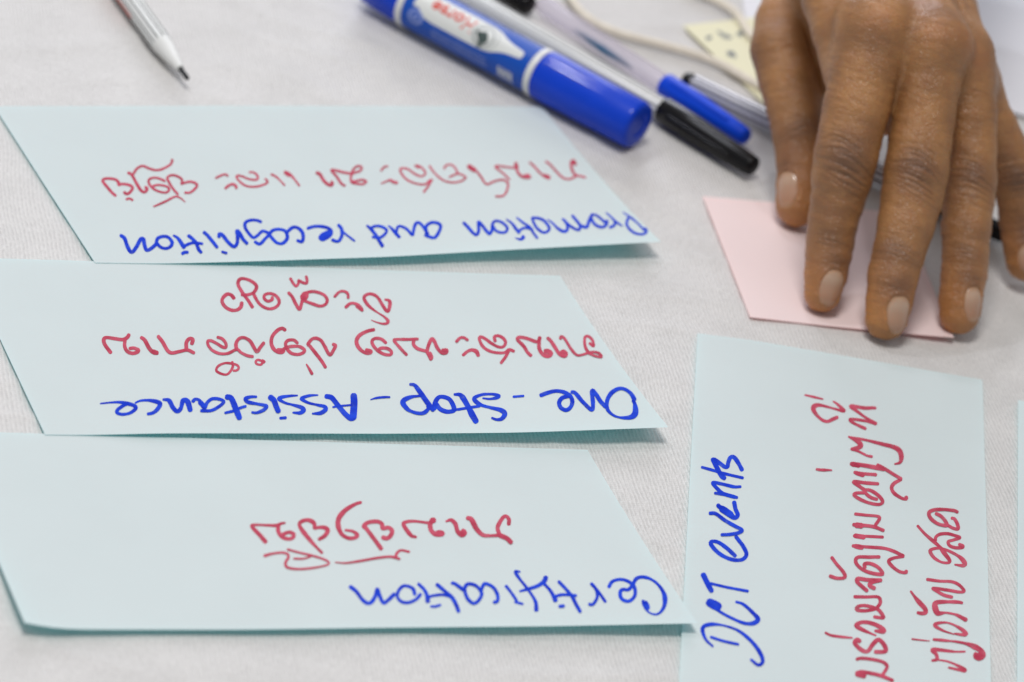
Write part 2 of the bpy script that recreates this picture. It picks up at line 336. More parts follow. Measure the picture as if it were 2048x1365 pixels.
T1_BLUE = [
 (230, 400, 6.827, [
  ([(80,490),(130,530),(170,640),(225,720),(290,650),(350,540),(388,545),(400,610),(430,690),(490,670),(560,610)],50),
  ([(560,610),(580,535),(640,505),(720,512),(778,580),(758,640),(690,668),(620,648),(578,605)],46),
  ([(800,490),(860,530),(920,620),(942,652)],46,[.6,.9,1.1,1.2]), ([(940,640),(1010,605),(1090,590),(1190,605)],40), ([(1005,495),(1060,540),(1110,600),(1140,680),(1175,722)],45), ([(920,738),(950,722),(990,722)],44),
  ([(1215,450),(1270,500),(1392,652)],45), ([(1462,716),(1520,734)],38),
  ([(1420,510),(1425,470),(1470,490),(1540,580),(1620,645),(1665,600),(1672,500),(1662,430),(1700,460),(1745,540),(1800,602)],46)]),
 (480, 410, 6.827, [
  ([(285,235),(230,215),(150,212),(80,240),(67,300),(110,380),(180,450),(240,420),(300,365),(350,372),(398,402),(340,470),(270,538),(205,510)],44),
  ([(398,402),(450,352),(530,337),(610,357),(642,410),(640,470),(580,530),(500,520),(430,450),(402,410)],46),
  ([(645,372),(720,312),(790,320),(850,380),(862,460),(842,508),(785,492)],46),
  ([(925,325),(1000,302),(1090,297),(1190,317),(1242,357),(1230,420),(1130,478),(1092,450),(1130,405),(1210,372)],46), ([(1115,445),(1195,395)],74),
  ([(1345,282),(1385,332),(1390,420),(1352,495),(1310,503),(1262,485)],44), ([(1390,355),(1450,412),(1562,498)],28)]),
 (720, 380, 6.827, [
  ([(95,495),(150,542),(220,632),(260,700),(305,772)],46,[.6,1,1,1,1.1]), ([(150,530),(200,502),(270,502),(340,532),(363,570),(320,628),(260,660),(172,650)],38),
  ([(390,495),(440,540),(490,600),(535,648)],46,[.5,.9,1.1,1]), ([(495,600),(512,515),(562,502),(640,542),(700,610),(725,620)],38), ([(720,612),(750,485),(792,450),(850,492),(925,605)],42),
  ([(908,600),(900,510),(952,460),(1020,450),(1093,480),(1093,540),(1040,638),(990,658),(892,625)],44),
  ([(1415,455),(1470,510),(1540,590),(1590,618),(1620,560),(1615,445),(1660,482),(1720,560),(1768,606),(1800,560)],42),
  ([(1800,560),(1810,465),(1860,428),(1940,452),(2008,520),(1990,578),(1920,588),(1850,558),(1808,492)],38)]),
 (1010, 380, 6.827, [
  ([(20,410),(90,460),(150,540),(192,588)],38,[.6,.8,1.1,1.1]), ([(190,562),(270,525),(370,545)],32), ([(160,385),(240,450),(340,520),(390,600),(438,662)],34,[.6,.9,1,1,1]), ([(142,660),(210,680),(252,655),(240,638)],38,[.4,.9,1.2,1.1]),
  ([(370,385),(390,450),(440,530),(520,585),(580,570),(603,520),(540,432),(460,392),(378,385)],38),
  ([(580,410),(640,450),(720,530),(790,570),(842,560),(852,500),(820,440),(780,400)],36,[.4,.7,.9,1.2,1.2,1.1,.9,.6]), ([(800,412),(880,490),(960,540),(1010,550),(1022,490),(980,430),(920,360)],36), ([(1020,490),(1080,510),(1120,508),(1150,420),(1190,342)],42),
  ([(1150,420),(1185,348),(1240,350),(1310,400),(1360,450)],32), ([(1180,405),(1220,470),(1290,510),(1350,508),(1388,470),(1388,425)],38),
  ([(1380,315),(1440,370),(1510,440),(1600,498)],30,[.5,.8,1.2,.6]), ([(1500,432),(1490,490),(1432,518)],36),
  ([(1610,310),(1700,370),(1800,450),(1900,555)],28,[.5,1.1,.8,1]), ([(1680,392),(1660,470),(1710,550),(1790,600),(1880,608),(1930,578),(1920,535),(1882,540)],36)])]
T2_RED = [
 (420, 540, 6.827, [
  ([(325,390),(290,347),(235,335),(180,380),(165,440),(210,510),(290,553),(370,550),(420,510),(433,455)],48),
  ([(578,512),(520,420),(440,310),(385,210),(392,148),(440,122),(530,142),(610,192),(635,240),(600,308),(520,343),(435,345)],44),
  ([(590,322),(640,420),(700,490),(790,533),(880,523),(938,470),(938,410),(888,350),(810,327),(747,347),(740,395),(790,433),(848,410),(848,382)],42),
  ([(1097,122),(1130,180),(1175,228),(1210,180),(1207,148),(1260,177),(1312,188),(1325,150),(1312,98)],38),
  ([(1075,320),(1120,370),(1170,470),(1220,543),(1245,480),(1262,420),(1300,380)],44),
  ([(1260,428),(1300,332),(1380,302),(1470,312),(1560,352),(1600,420),(1570,480),(1500,500),(1400,470),(1290,430)],42), ([(1278,385),(1302,345)],98),
  ([(1702,370),(1750,318),(1800,297),(1860,312),(1885,350),(1885,388)],38)]),
 (640, 540, 6.827, [
  ([(352,515),(400,472),(450,462),(520,487),(560,530),(575,560)],42), ([(505,500),(565,545)],50),
  ([(890,410),(940,422),(955,470),(932,565),(900,555),(850,480),(780,372),(690,332),(620,352),(602,400),(660,490),(760,570),(870,640),(928,700),(910,735),(850,740),(760,715),(700,690)],40,[.8,1.3,1.2,1.2,1.1,1.1,1.1,1.1,1.1,1.1,.9,.6,.7,1.1,.9,.5,.3]),
  ([(735,820),(650,840),(550,890),(500,960),(512,1040),(570,1110),(640,1143),(688,1135),(688,1112),(632,1100)],50),
  ([(898,1000),(840,952),(760,940),(712,970),(722,1030),(790,1110),(880,1158),(960,1163),(973,1120),(920,1080),(850,1072),(808,1085)],44),
  ([(1180,1163),(1110,1090),(1012,972),(1050,955),(1200,955),(1332,950)],42), ([(1285,955),(1275,1020),(1330,1080),(1440,1115)],44),
  ([(1515,1225),(1480,1160),(1462,1110),(1490,1010),(1527,947),(1560,980),(1600,1070),(1660,1138),(1718,1138),(1728,1102),(1672,1102)],46), ([(1495,1150),(1515,1205)],62),
  ([(1862,985),(1910,937),(1960,932),(2013,965)],40)]),
 (680, 620, 6.827, [([(1682,620),(1740,572),(1800,552),(1860,572),(1888,628)],50,[.9,.9,1,1.2,.9])]),
 (930, 620, 6.827, [
  ([(410,430),(402,372),(450,357),(520,390),(553,450),(520,508),(450,508),(360,460),(280,402),(212,372),(197,410),(240,500),(320,560),(420,588),(540,588),(600,547),(665,568)],42),
  ([(600,560),(550,650),(492,728)],42),
  ([(898,628),(850,580),(800,500),(717,412),(742,378),(850,397),(970,440),(1010,425)],46), ([(1020,385),(1010,440),(1015,540),(1070,620),(1138,640),(1178,600),(1140,562),(1092,562)],48), ([(1100,600),(1150,610)],78),
  ([(1130,392),(1170,430),(1230,520),(1290,610),(1358,640),(1380,602),(1342,570),(1312,590)],48), ([(1338,608),(1368,620)],72),
  ([(1302,398),(1312,368),(1360,402),(1440,530),(1520,620),(1600,620),(1690,590),(1760,582),(1828,600),(1862,648),(1790,640),(1690,600)],36), ([(1702,460),(1755,498),(1740,420),(1690,368),(1642,372),(1632,450),(1650,530),(1690,590)],40)]),
 (190, 620, 6.827, [
  ([(212,585),(130,470),(122,402),(162,382),(270,397),(380,410),(440,380),(462,345)],50), ([(410,400),(405,500),(440,570),(510,598),(578,580),(588,550),(530,527),(475,532)],48),
  ([(632,382),(680,420),(740,530),(800,588),(850,595)],50), ([(795,572),(845,592)],56),
  ([(862,367),(920,440),(990,560),(1050,593),(1150,575),(1260,555),(1348,593)],48), ([(1322,465),(1335,412),(1292,397),(1247,450),(1247,550)],48)]),
 (400, 620, 6.827, [
  ([(240,380),(300,400),(350,460),(350,518),(300,510),(220,460),(150,427),(107,432),(112,490),(170,560),(270,603),(380,600),(500,547),(560,590),(640,630),(718,645)],40),
  ([(500,550),(490,470),(530,402),(600,387),(680,430),(730,510),(775,578),(820,520),(868,460)],46),
  ([(845,702),(790,685),(760,712),(780,745),(830,752),(850,730),(880,712),(850,692)],34),
  ([(440,715),(447,780),(402,858),(350,888),(270,868),(222,830),(250,770),(340,732),(430,737),(508,760),(528,800),(500,830),(458,835)],34),
  ([(1160,278),(1120,257),(1060,282),(990,360),(972,450),(1000,530),(1060,580),(1120,583),(1138,555),(1062,550)],50),
  ([(1328,455),(1280,417),(1200,422),(1167,470),(1190,540),(1250,598),(1340,613),(1410,588),(1423,550),(1360,507),(1280,502),(1200,512),(1142,540)],44),
  ([(1712,788),(1650,690),(1500,500),(1472,480),(1520,412),(1580,392),(1650,422),(1700,500),(1770,618),(1830,540),(1848,490),(1818,477)],46),
  ([(1452,748),(1490,810),(1528,878)],38,[.5,1,1.1])])]
T2_BLUE = [
 (190, 720, 6.827, [
  ([(75,600),(200,587),(330,582),(450,602),(540,632),(553,670),(480,728),(380,748),(302,728),(312,682),(400,622),(470,605)],46,[.5,.6,.7,1,1.2,1.2,1,.9,1,1.1,1,.9]),
  ([(552,590),(620,562),(740,557),(860,582),(888,612),(850,680),(790,728),(722,743)],50,[.5,.7,.8,1.1,1.3,1.2,1,.8]),
  ([(932,545),(1010,560),(1060,650),(1120,708),(1170,668),(1202,562),(1262,572),(1300,690)],66,[.5,1,1,.9,.8,1.1,1.2,1]),
  ([(1337,570),(1370,542),(1430,562),(1470,640),(1500,658),(1530,590),(1600,537),(1700,542),(1758,580),(1680,650),(1580,698),(1452,700)],46), ([(1435,585),(1500,650)],72),
  ([(1802,512),(1860,532),(1920,670),(1970,798)],76), ([(1778,730),(1900,700),(1990,660),(2055,640)],38)]),
 (470, 720, 6.827, [
  ([(290,510),(210,512),(142,537),(170,580),(270,602),(380,622),(430,642),(390,690),(300,728),(232,725)],48,[.7,.9,1.1,1.1,.9,.9,1.1,1,.8,.7]),
  ([(482,517),(530,560),(560,640),(590,708)],72), ([(620,800),(690,795)],44),
  ([(850,490),(740,497),(622,517),(602,542),(680,590),(800,622),(900,652),(938,690),(890,728),(792,725)],48,[.5,.8,1,1.1,.8,.7,1,1.3,1.2,.6]),
  ([(1130,485),(1020,492),(920,522),(912,542),(1000,590),(1130,622),(1220,642),(1238,680),(1170,730),(1058,740)],48,[.5,.8,1,1.1,.8,.7,1,1.3,1.1,.6]),
  ([(1245,502),(1320,522),(1400,620),(1500,740),(1580,806),(1628,790)],70), ([(1620,492),(1625,600),(1612,788)],86), ([(1338,650),(1420,637),(1590,622)],30)]),
 (730, 730, 6.827, [
  ([(75,480),(160,457),(270,447),(335,447)],34,[.4,.9,1,.8]),
  ([(617,272),(680,287),(760,392),(850,520),(930,618)],64,[.6,1,1,1,1]), ([(760,430),(640,442),(542,480),(517,530),(590,620),(700,663),(800,663),(868,600),(852,570)],56,[.6,.7,1.1,1.3,1,.8,.9,1,.8]),
  ([(948,600),(960,512),(1010,445),(1090,445),(1160,482),(1208,570),(1208,628),(1120,643),(1030,610),(972,540)],60),
  ([(1222,407),(1310,422),(1400,560),(1460,680),(1515,775)],74,[.5,1,1,1.1,1.1]), ([(1212,623),(1350,600),(1480,580),(1560,570)],38),
  ([(1610,460),(1700,470),(1788,455),(1828,430),(1760,407),(1620,407),(1512,442),(1492,482),(1580,550),(1720,590),(1850,622),(1908,670),(1870,738),(1800,753),(1732,730)],48,[.5,.7,1,.9,.8,.8,1,1.3,1,.9,1.1,1.4,1.3,.9,.6])]),
 (1010, 730, 6.827, [
  ([(115,440),(250,430)],32),
  ([(490,420),(580,387),(690,362),(800,377),(888,430),(918,510),(890,588),(830,623),(762,590),(737,520),(780,457),(860,432)],54),
  ([(912,377),(960,392),(1060,510),(1180,618),(1200,540),(1187,362),(1230,392),(1300,500),(1370,578)],54),
  ([(1745,495),(1770,540),(1778,660),(1720,718),(1600,728),(1490,700),(1402,620),(1392,500),(1450,392),(1550,332),(1640,342),(1720,402),(1765,480)],52,[.7,1.3,1.5,1.1,.6,.7,1,1,1.1,1,.9,1,1.1])])]
T3_RED = [
 (490, 980, 6.827, [
  ([(280,713),(200,620),(92,502),(140,482),(300,487),(430,490),(490,465),(542,455)],48,[1.2,1.2,1.2,.9,.8,.9,1,.7]), ([(460,480),(452,560),(500,640),(580,673),(648,660),(663,610),(602,582),(522,610)],52),
  ([(1050,863),(950,760),(830,620),(752,510),(752,450),(830,417),(910,432),(950,480),(947,530),(1010,517),(1090,522),(1128,560),(1090,630),(1012,680)],52,[.8,.7,.9,1.1,1.2,1,1,1.1,1.2,.8,1,1.2,1.1,.9]),
  ([(1580,175),(1500,202),(1370,282),(1282,390),(1272,500),(1320,608),(1410,663),(1500,658),(1533,620),(1470,572),(1372,555)],58,[.7,.9,1,1.2,1.2,1.1,.9,.9,.9,.7,.6]),
  ([(1858,808),(1780,700),(1660,540),(1622,500),(1680,452),(1800,437),(1868,470),(1880,530),(1960,522),(2008,570),(1980,640),(1930,668),(1882,655)],56),
  ([(267,905),(370,877),(500,862),(580,882),(590,930),(552,1000),(570,1058),(660,1083),(800,1085),(1000,1060),(1138,1020),(1110,970),(950,912),(740,862),(582,820)],33,[1.3,1,1,1.1,1.1,1.1,1,.9,.8,.8,1,1,.9,.9,1]), ([(900,912),(800,945),(665,945)],28),
  ([(1232,995),(1380,1005),(1600,972),(1800,937),(1950,920),(2050,925)],34,[.5,.9,1,1,1,1])]),
 (770, 980, 6.827, [
  ([(100,922),(150,935),(195,950)],36), ([(150,925),(160,870),(220,830),(328,850)],38),
  ([(420,648),(350,620),(252,480),(290,442),(400,432),(590,455),(620,450)],48,[.9,1.3,1.2,1,.8,.8,1]), ([(650,420),(617,470),(627,550),(680,608),(750,618),(788,600),(740,582),(692,600)],60), ([(640,425),(665,420)],80), ([(720,605),(780,605)],78),
  ([(832,435),(900,417),(960,470),(990,570),(1050,623),(1088,590),(1062,562)],54,[.5,1,1.1,1,1.1,1.3,1.1]), ([(1055,595),(1075,590)],84),
  ([(1127,390),(1180,412),(1250,540),(1330,618),(1430,633),(1570,625)],54,[1.1,1.3,1.2,1,.8,.8]), ([(1572,630),(1660,668),(1718,723)],64), ([(1690,470),(1690,402),(1640,362),(1582,420),(1537,520),(1560,608)],55)])]
T3_BLUE = [
 (680, 1110, 6.827, [
  ([(142,440),(220,502),(300,608),(370,663),(430,648),(480,570),(510,472),(540,560),(590,658),(650,628),(740,542)],52),
  ([(1020,543),(1000,472),(930,432),(860,432),(802,490),(782,570),(830,638),(920,658),(1030,618),(1098,545)],46),
  ([(1072,402),(1150,482),(1190,570),(1198,638)],50,[.9,.9,1,1.3]), ([(1200,580),(1300,557),(1420,552),(1540,590)],40), ([(1325,412),(1420,492),(1530,590),(1590,700),(1618,778)],50), ([(1242,710),(1300,710),(1368,690)],36)]),
 (910, 1110, 6.827, [
  ([(-42,392),(0,402),(110,482)],48), ([(120,490),(150,422),(200,402),(290,432),(350,500),(360,560),(310,640),(250,668),(180,618),(142,540),(132,480)],46),
  ([(350,500),(390,412),(430,402),(520,452),(578,550),(578,638),(532,655)],46),
  ([(697,430),(760,510),(840,628)],42), ([(822,647),(922,675)],36),
  ([(885,235),(822,232),(880,330),(960,430),(1040,540),(1100,650),(1110,758)],46,[.6,1,.8,.8,.8,1,1.3]), ([(887,500),(1000,470),(1120,432),(1210,372),(1240,315)],50,[.6,.9,1,1.1,1.2]),
  ([(1217,400),(1290,480),(1340,560),(1370,628)],46,[.9,.9,1,1.3]), ([(1362,580),(1440,552),(1550,552),(1648,562)],42), ([(1417,372),(1510,470),(1600,580),(1650,680),(1708,782)],46), ([(1428,710),(1482,705)],50),
  ([(1862,402),(1920,470),(1942,570),(1910,648),(1870,688),(1832,680)],42)]),
 (1120, 1110, 6.827, [
  ([(430,402),(520,502),(618,643)],42),
  ([(667,440),(710,372),(790,342),(880,347),(970,392),(1020,460),(1020,560),(960,628),(890,633),(832,590),(822,510),(860,477),(930,480),(990,422)],48),
  ([(990,420),(1040,332),(1120,307),(1230,332),(1340,412),(1420,540),(1428,680),(1370,788),(1290,818),(1200,778),(1140,690),(1132,632)],46,[1,1.2,1.1,.8,.8,1.1,1.4,1.1,.7,.5,.6,.8]), ([(1162,660),(1188,728)],76)])]
T4_BLUE = [
 (1380, 890, 6.827, [
  ([(708,343),(660,252),(600,172),(552,177),(522,240),(510,300),(470,302),(390,242),(332,202)],56), ([(162,310),(300,347),(450,392),(718,455)],42), ([(312,202),(370,320),(430,430),(468,458)],64),
  ([(688,575),(600,577),(450,542),(312,520),(360,590),(450,668),(608,718)],48,[.8,1,.9,1,1,1.1,1.1]), ([(640,723),(500,690),(342,665)],44),
  ([(602,790),(620,880),(650,960),(610,1003),(540,970),(440,890),(382,832)],55), ([(382,842),(480,880),(588,978)],50), ([(435,880),(555,960)],88),
  ([(272,940),(350,947),(480,1040),(620,1120),(708,1170),(660,1208),(540,1230),(432,1235)],48)]),
 (1370, 1080, 4.79, [
  ([(480,155),(400,82),(320,27),(260,17),(247,42),(300,110),(380,165),(470,195),(550,190),(588,140),(555,62),(510,2),(488,-28)],38),
  ([(175,337),(215,420),(253,492)],48), ([(245,420),(400,457),(600,495)],28),
  ([(490,597),(560,622),(650,702),(698,765),(650,803),(560,800),(430,745),(320,682),(240,612)],34,[.7,.9,1.1,1.4,1,.8,.8,.8,1]), ([(232,602),(316,645)],84),
  ([(265,1023),(200,960),(167,870),(190,827),(280,812),(400,832),(520,880),(640,980),(720,1090),(743,1170),(700,1203),(632,1152)],33,[.6,.8,1.2,1.2,.6,.7,.9,1,1.1,1.2,1,.7]), ([(247,935),(370,975),(508,1005)],27)])]
T4_RED = [
 (1590, 770, 8.533, [
  ([(172,177),(300,207),(472,248)],42,[.8,1.1,.7]),
  ([(652,287),(720,332),(835,450),(700,420),(560,382),(430,352),(340,362),(312,420),(370,520),(470,608),(560,628),(650,588),(718,560)],54,[.5,.9,1.2,.9,.8,.8,1.1,1.5,1.2,1,1,1.2,1.2]),
  ([(1368,400),(1320,397),(1180,400),(955,367),(1050,450),(1200,560),(1375,668)],58,[1,1.1,1.1,1.1,.8,.8,1.1]), ([(1375,668),(1200,620),(945,592),(1000,658),(1198,753)],52),
  ([(1308,1230),(1220,1210),(1080,1140),(965,1105),(1070,1080),(1120,1048),(1080,980),(915,892)],50,[1,.9,.8,.9,1.5,1.6,1.3,.6]), ([(915,892),(1200,947),(1500,1020),(1680,1067),(1780,1130),(1813,1230),(1790,1330),(1702,1358)],58,[.5,.8,.8,1,1.2,1.4,1.3,.5])]),
 (1620, 900, 8.533, [
  ([(112,340),(200,350),(368,355)],46,[1,1.2,.6]),
  ([(702,245),(900,270),(1120,310),(1260,340)],72), ([(1152,267),(1260,322),(1400,412),(1550,502)],56), ([(1550,510),(1430,580),(1392,660),(1440,748),(1560,828),(1640,843),(1640,812)],60), ([(732,250),(828,268)],90),
  ([(762,390),(900,412),(1120,430)],62), ([(792,402),(905,438)],74),
  ([(1158,585),(950,570),(745,550),(830,620),(938,698)],62),
  ([(1138,850),(1040,820),(952,750),(942,692),(1040,702),(1170,790),(1238,888),(1180,938),(1030,918),(870,860),(752,782),(790,745),(918,740)],58)]),
 (1620, 1020, 8.533, [
  ([(772,77),(950,97),(1150,117),(1183,160),(1112,268)],52), ([(742,260),(900,272),(1090,297),(1248,358)],62), ([(790,270),(875,280)],104),
  ([(752,447),(1000,457),(1238,470)],54), ([(772,447),(915,470)],84),
  ([(732,620),(950,637),(1250,660),(1420,710),(1588,790)],58), ([(772,625),(885,648)],84), ([(1590,800),(1420,830),(1342,880),(1400,968),(1520,1058),(1630,1078),(1640,1052)],58),
  ([(1178,810),(1000,812),(830,812),(777,860),(800,938),(900,1028),(1060,1088),(1218,1108),(1228,1070),(1150,980),(1020,922),(932,932),(932,988)],62),
  ([(372,822),(450,930),(560,1058),(598,1140),(560,1173),(450,1173),(342,1140)],58)]),
 (1620, 1140, 6.067, [
  ([(858,130),(700,127),(582,112),(572,150),(620,200),(688,258)],48), ([(858,132),(760,152),(722,182),(740,210),(778,230)],50), ([(745,150),(830,135)],50),
  ([(542,330),(680,332),(820,332),(853,380),(838,430),(780,480),(660,500),(572,490),(572,457),(630,437),(720,447),(830,490),(888,570),(878,588),(782,575)],43),
  ([(798,800),(680,750),(582,700),(562,670),(620,642),(700,642),(800,672),(878,720),(888,753),(792,745)],45,[.5,.7,1,1.2,1.2,1.1,1.1,1.2,1.3,.8]),
  ([(187,767),(260,800),(380,817),(508,830)],34,[.9,1.1,1,.7]),
  ([(600,870),(570,852),(542,890),(590,950),(660,993),(710,983),(760,910),(825,852),(880,890),(918,960),(900,998),(792,1000)],52),
  ([(567,1090),(620,1077),(760,1092),(880,1122),(933,1170),(918,1220),(872,1288)],42), ([(562,1258),(620,1242),(720,1257),(860,1290),(1000,1348)],46), ([(572,1270),(655,1290)],66)]),
 (1780, 1000, 8.533, [
  ([(1148,215),(1080,190),(900,172),(740,182),(662,230),(690,320),(800,410),(910,443),(968,440),(940,370),(870,290),(785,242)],60), ([(970,430),(1080,490),(1158,498),(1150,420),(1100,332),(1055,317)],58),
  ([(472,450),(600,590),(750,720),(850,810),(940,930),(1018,1040),(990,1078),(880,1068),(760,1000),(692,910),(692,862),(780,832),(900,840),(1050,900),(1200,990),(1278,1090),(1240,1128),(1105,1110)],54,[.9,.9,1,1.2,1,1.4,1.3,.9,.8,1,1.1,.9,.8,.9,.9,1.4,1.3,.5]),
  ([(772,700),(782,640),(850,592),(980,582),(1100,612),(1188,650),(1080,690),(992,720),(1020,788),(1120,823),(1228,818),(1238,790),(1182,767)],56)]),
 (1780, 1140, 6.067, [
  ([(452,120),(600,140),(740,147),(830,182),(898,258),(840,273),(700,250),(522,227),(580,270),(660,313),(748,335)],40),
  ([(873,405),(820,395),(650,392),(562,402),(542,440),(578,528),(680,525),(800,550),(880,590),(918,610)],48,[.7,1,.9,1.1,1.4,1.4,.6,.6,.9,1.1]),
  ([(770,785),(640,740),(542,680),(580,652),(700,647),(830,702),(918,770),(900,793),(782,780)],36,[.5,.7,1.1,1.1,.6,.8,1.4,1.2,.6]),
  ([(267,845),(380,858),(478,868)],22,[1,.9,.5]),
  ([(527,850),(660,862),(820,880),(960,912),(1080,970),(1128,1040),(1080,1083),(1032,1060),(1037,1022)],44,[.7,1,.6,.7,.9,1.5,1.5,1.2,1]), ([(1050,1050),(1100,1055)],76),
  ([(908,995),(780,995),(522,970),(560,1030),(568,1088),(512,1105)],42,[.6,.7,1,1.2,1.1,.8]), ([(582,1095),(700,1115),(820,1165),(908,1225),(830,1215),(712,1190)],38,[.6,.7,.8,1.4,.9,.7]),
  ([(252,265),(330,370),(420,470),(430,520),(390,533),(337,525)],46,[.6,.8,1.2,1.2,1.1,.9])])]

GROUP_CARDS = 'pale blue cards with handwriting'
def card(name, far, near, label, red=None, blue=None, rl=None, bl=None, m='blue_card', cat='card', group=GROUP_CARDS, power=2.0, seed=1):
    sh = Sheet(far, near, power); o = sh.build(name, MAT[m]); tag(o, label, cat, group)
    if red: tag(pen_strokes(sh, red, 'handwriting', MAT['red_ink'], o, seed), rl)
    if blue: tag(pen_strokes(sh, blue, 'handwriting', MAT['blue_ink'], o, seed+50), bl)
    return sh, o
card('note_card', [(-12,213,.02),(500,212,.02),(1085,214,.02)],
     [(190,526,.04),(320,528,.04),(480,524,.20),(780,514,.30),(1020,500,.42),(1322,484,.62)],
     'pale blue card reading Promotion and recognition, farthest of the three stacked cards', T1_RED, T1_BLUE,
     'red script on the card', 'blue upside-down words Promotion and recognition', seed=3)
card('note_card', [(-76,515,.02),(500,532,.02),(1120,552,.02)],
     [(90,870,.04),(170,871,.04),(320,867,.20),(480,867,.20),(760,868,.18),(1020,866,.32),(1120,863,.42),(1337,855,.58)],
     'pale blue card reading One-Stop-Assistance, middle of the three stacked cards', T2_RED, T2_BLUE,
     'two lines of red script on the card', 'blue upside-down words One - Stop - Assistance', seed=4)
card('note_card', [(-105,862,.02),(500,880,.02),(1175,900,.02)],
     [(49,1246,.38),(66,1252,.30),(90,1257,.24),(125,1259.5,.17),(480,1260,.16),(760,1256,.18),(1100,1253,.26),(1395,1247,.42)],
     'pale blue card reading Certification, nearest of the three stacked cards', T3_RED, T3_BLUE,
     'red script on the card', 'blue upside-down word Certification', seed=5)
# the card lying across, running out of the frame towards the camera
a, b = at(1395, 667), at(1358, 1365); dl = (b-a)/np.linalg.norm(b-a); nl = proj(a+dl*29)
a, b = at(1965, 760), at(1982, 1365); dr = (b-a)/np.linalg.norm(b-a); nr = proj(a+dr*29)
card('note_card', [(1395,667,.04),(1500,680,.03),(1700,714,.03),(1965,760,.03)], [(*nl,.05),(*nr,.05)],
     'pale blue card reading DCT events, turned sideways below the pink card', T4_RED, T4_BLUE,
     'red script running up the card', 'blue words DCT events running up the card', power=1.0, seed=6)
a = at(2036, 800); dq = at(2034, 1400)-a; dq /= np.linalg.norm(dq); pe = np.array([-dq[1], dq[0], 0])
pe = pe if pe[0] > 0 else -pe
card('note_card', [(2036,800,.03),(*proj(a+pe*9.9),.03)], [(*proj(a+dq*29),.03),(*proj(a+pe*9.9+dq*29),.03)],
     'pale blue card showing only as a sliver at the right edge of the photo', power=1.0)
card('pink_card', [(1405,393,.0),(1550,405,.0),(1805,426,.0)], [(1500,635,.0),(1640,651,.01),(1800,667,.05),(1908,676,.16)],
     'blank pale pink card held down by the fingertips', m='pink_card', cat='card', group=None)
# white sheet behind the hand and the yellow note beside it
card('paper_sheet', [(1440,-330,.03),(2500,-60,.03)], [(1492,52,.05),(2350,330,.05)],
     'blank white paper sheet behind the hand', m='white_paper', cat='paper', group=None, power=1.0)
sh, note = card('sticky_note', [(1365,51,.06),(1512,35,.06)], [(1532,212,.07),(1672,190,.07)],
     'yellow sticky note with a few blurred pen marks, partly under the cord', m='yellow_paper', cat='sticky note', group=None, power=1.0)
tag(pen_strokes(sh, [(1300, 0, 5.69, [([(650,440),(690,425),(660,450)],40), ([(775,370),(810,385),(840,425),(870,400)],36), ([(880,440),(920,425)],34), ([(1000,400),(1035,370),(1040,410)],40), ([(885,600),(925,620),(965,650)],44), ([(900,635),(940,600)],36)])], 'handwriting', MAT['faint_ink'], note, 9), 'blurred blue-grey pen marks')

# ------------------------------------------------------------------ pens
def frame_of(A, B):
    d = (B-A)/np.linalg.norm(B-A); mid = (A+B)/2
    c = CPOS-mid; c = c-(c@d)*d; c /= np.linalg.norm(c); s = np.cross(d, c); return d, c, s
def lathe(name, A, B, prof, m, parent, seg=48, close=True):
    """prof: (u, r) pairs, u in cm from A towards B"""
    d, c, s = frame_of(A, B); V, F, turn = [], [], []
    n = len(prof)
    for u, r in prof:
        for k in range(seg):
            a = 2*math.pi*k/seg; V.append(A+d*u+(c*math.cos(a)+s*math.sin(a))*r); turn.append(k/seg)
    for i in range(n-1):
        for k in range(seg):
            F.append((i*seg+k, (i+1)*seg+k, (i+1)*seg+(k+1) % seg, i*seg+(k+1) % seg))
    if close:
        F.append(tuple(range(seg))); F.append(tuple(range((n-1)*seg, n*seg))[::-1])
    o = mk(name, V, F, m, parent)
    at_ = o.data.attributes.new('turn', 'FLOAT', 'POINT')
    # mirrored so that the value has no jump on the camera side
    at_.data.foreach_set('value', [min(t, 1-t)*2 for t in turn])
    es = o.modifiers.new('edges', 'EDGE_SPLIT'); es.split_angle = math.radians(40)
    return o
def rounded(u0, u1, r0, r1, e=0.06):
    """closed tube profile with softened rims"""
    sg = 1 if u1 > u0 else -1
    return [(u0, r0-e), (u0+sg*e*.3, r0-e*.3), (u0+sg*e, r0), (u1-sg*e, r1), (u1-sg*e*.3, r1-e*.3), (u1, r1-e)]
GROUP_PENS = 'felt pens lying behind the cards'

# --- the big blue marker
RM = 0.92
A = at(1076, 143.5, RM); B = at(1279, 253, RM); ku = np.linalg.norm(B-A)/math.hypot(205, 110)
d, c, s = frame_of(A, B)
mk_root = empty('marker', (A[0], A[1], 0)); tag(mk_root, 'thick blue permanent marker with white and red label and blue cap', 'marker')
def mu(px): return px*ku
RB = RM-0.03
lathe('label_sleeve', A, B, [(mu(-289), RB-.02), (mu(-288), RB), (mu(-2), RB), (mu(-1), RB-.02)], MAT['label_blue'], mk_root, 96)
lathe('collar', A, B, rounded(mu(-1), mu(13), RM+.015, RM+.015, .06), MAT['white_plastic'], mk_root, 72)
lathe('collar', A, B, rounded(mu(-303), mu(-289), RM+.01, RM+.01, .06), MAT['white_plastic'], mk_root, 72)
cap_end = float(np.linalg.norm(B-A))
lathe('cap', A, B, [(mu(13), RM-.10), (mu(13.5), RM-.03), (mu(15), RM+.01), (mu(40), RM+.025), (mu(150), RM+.0), (cap_end-.20, RM-.02), (cap_end-.08, RM-.06), (cap_end-.02, RM-.13), (cap_end, RM-.22), (cap_end, 0.45), (cap_end-.06, 0.40), (cap_end-.06, .02)], MAT['blue_plastic'], mk_root, 96)
lathe('end_plug', A, B, [(mu(-303), RM-.05), (mu(-320), RM-.02), (mu(-390), RM-.10), (mu(-398), RM-.22), (mu(-398), 0.02)], MAT['blue_plastic'], mk_root, 72)
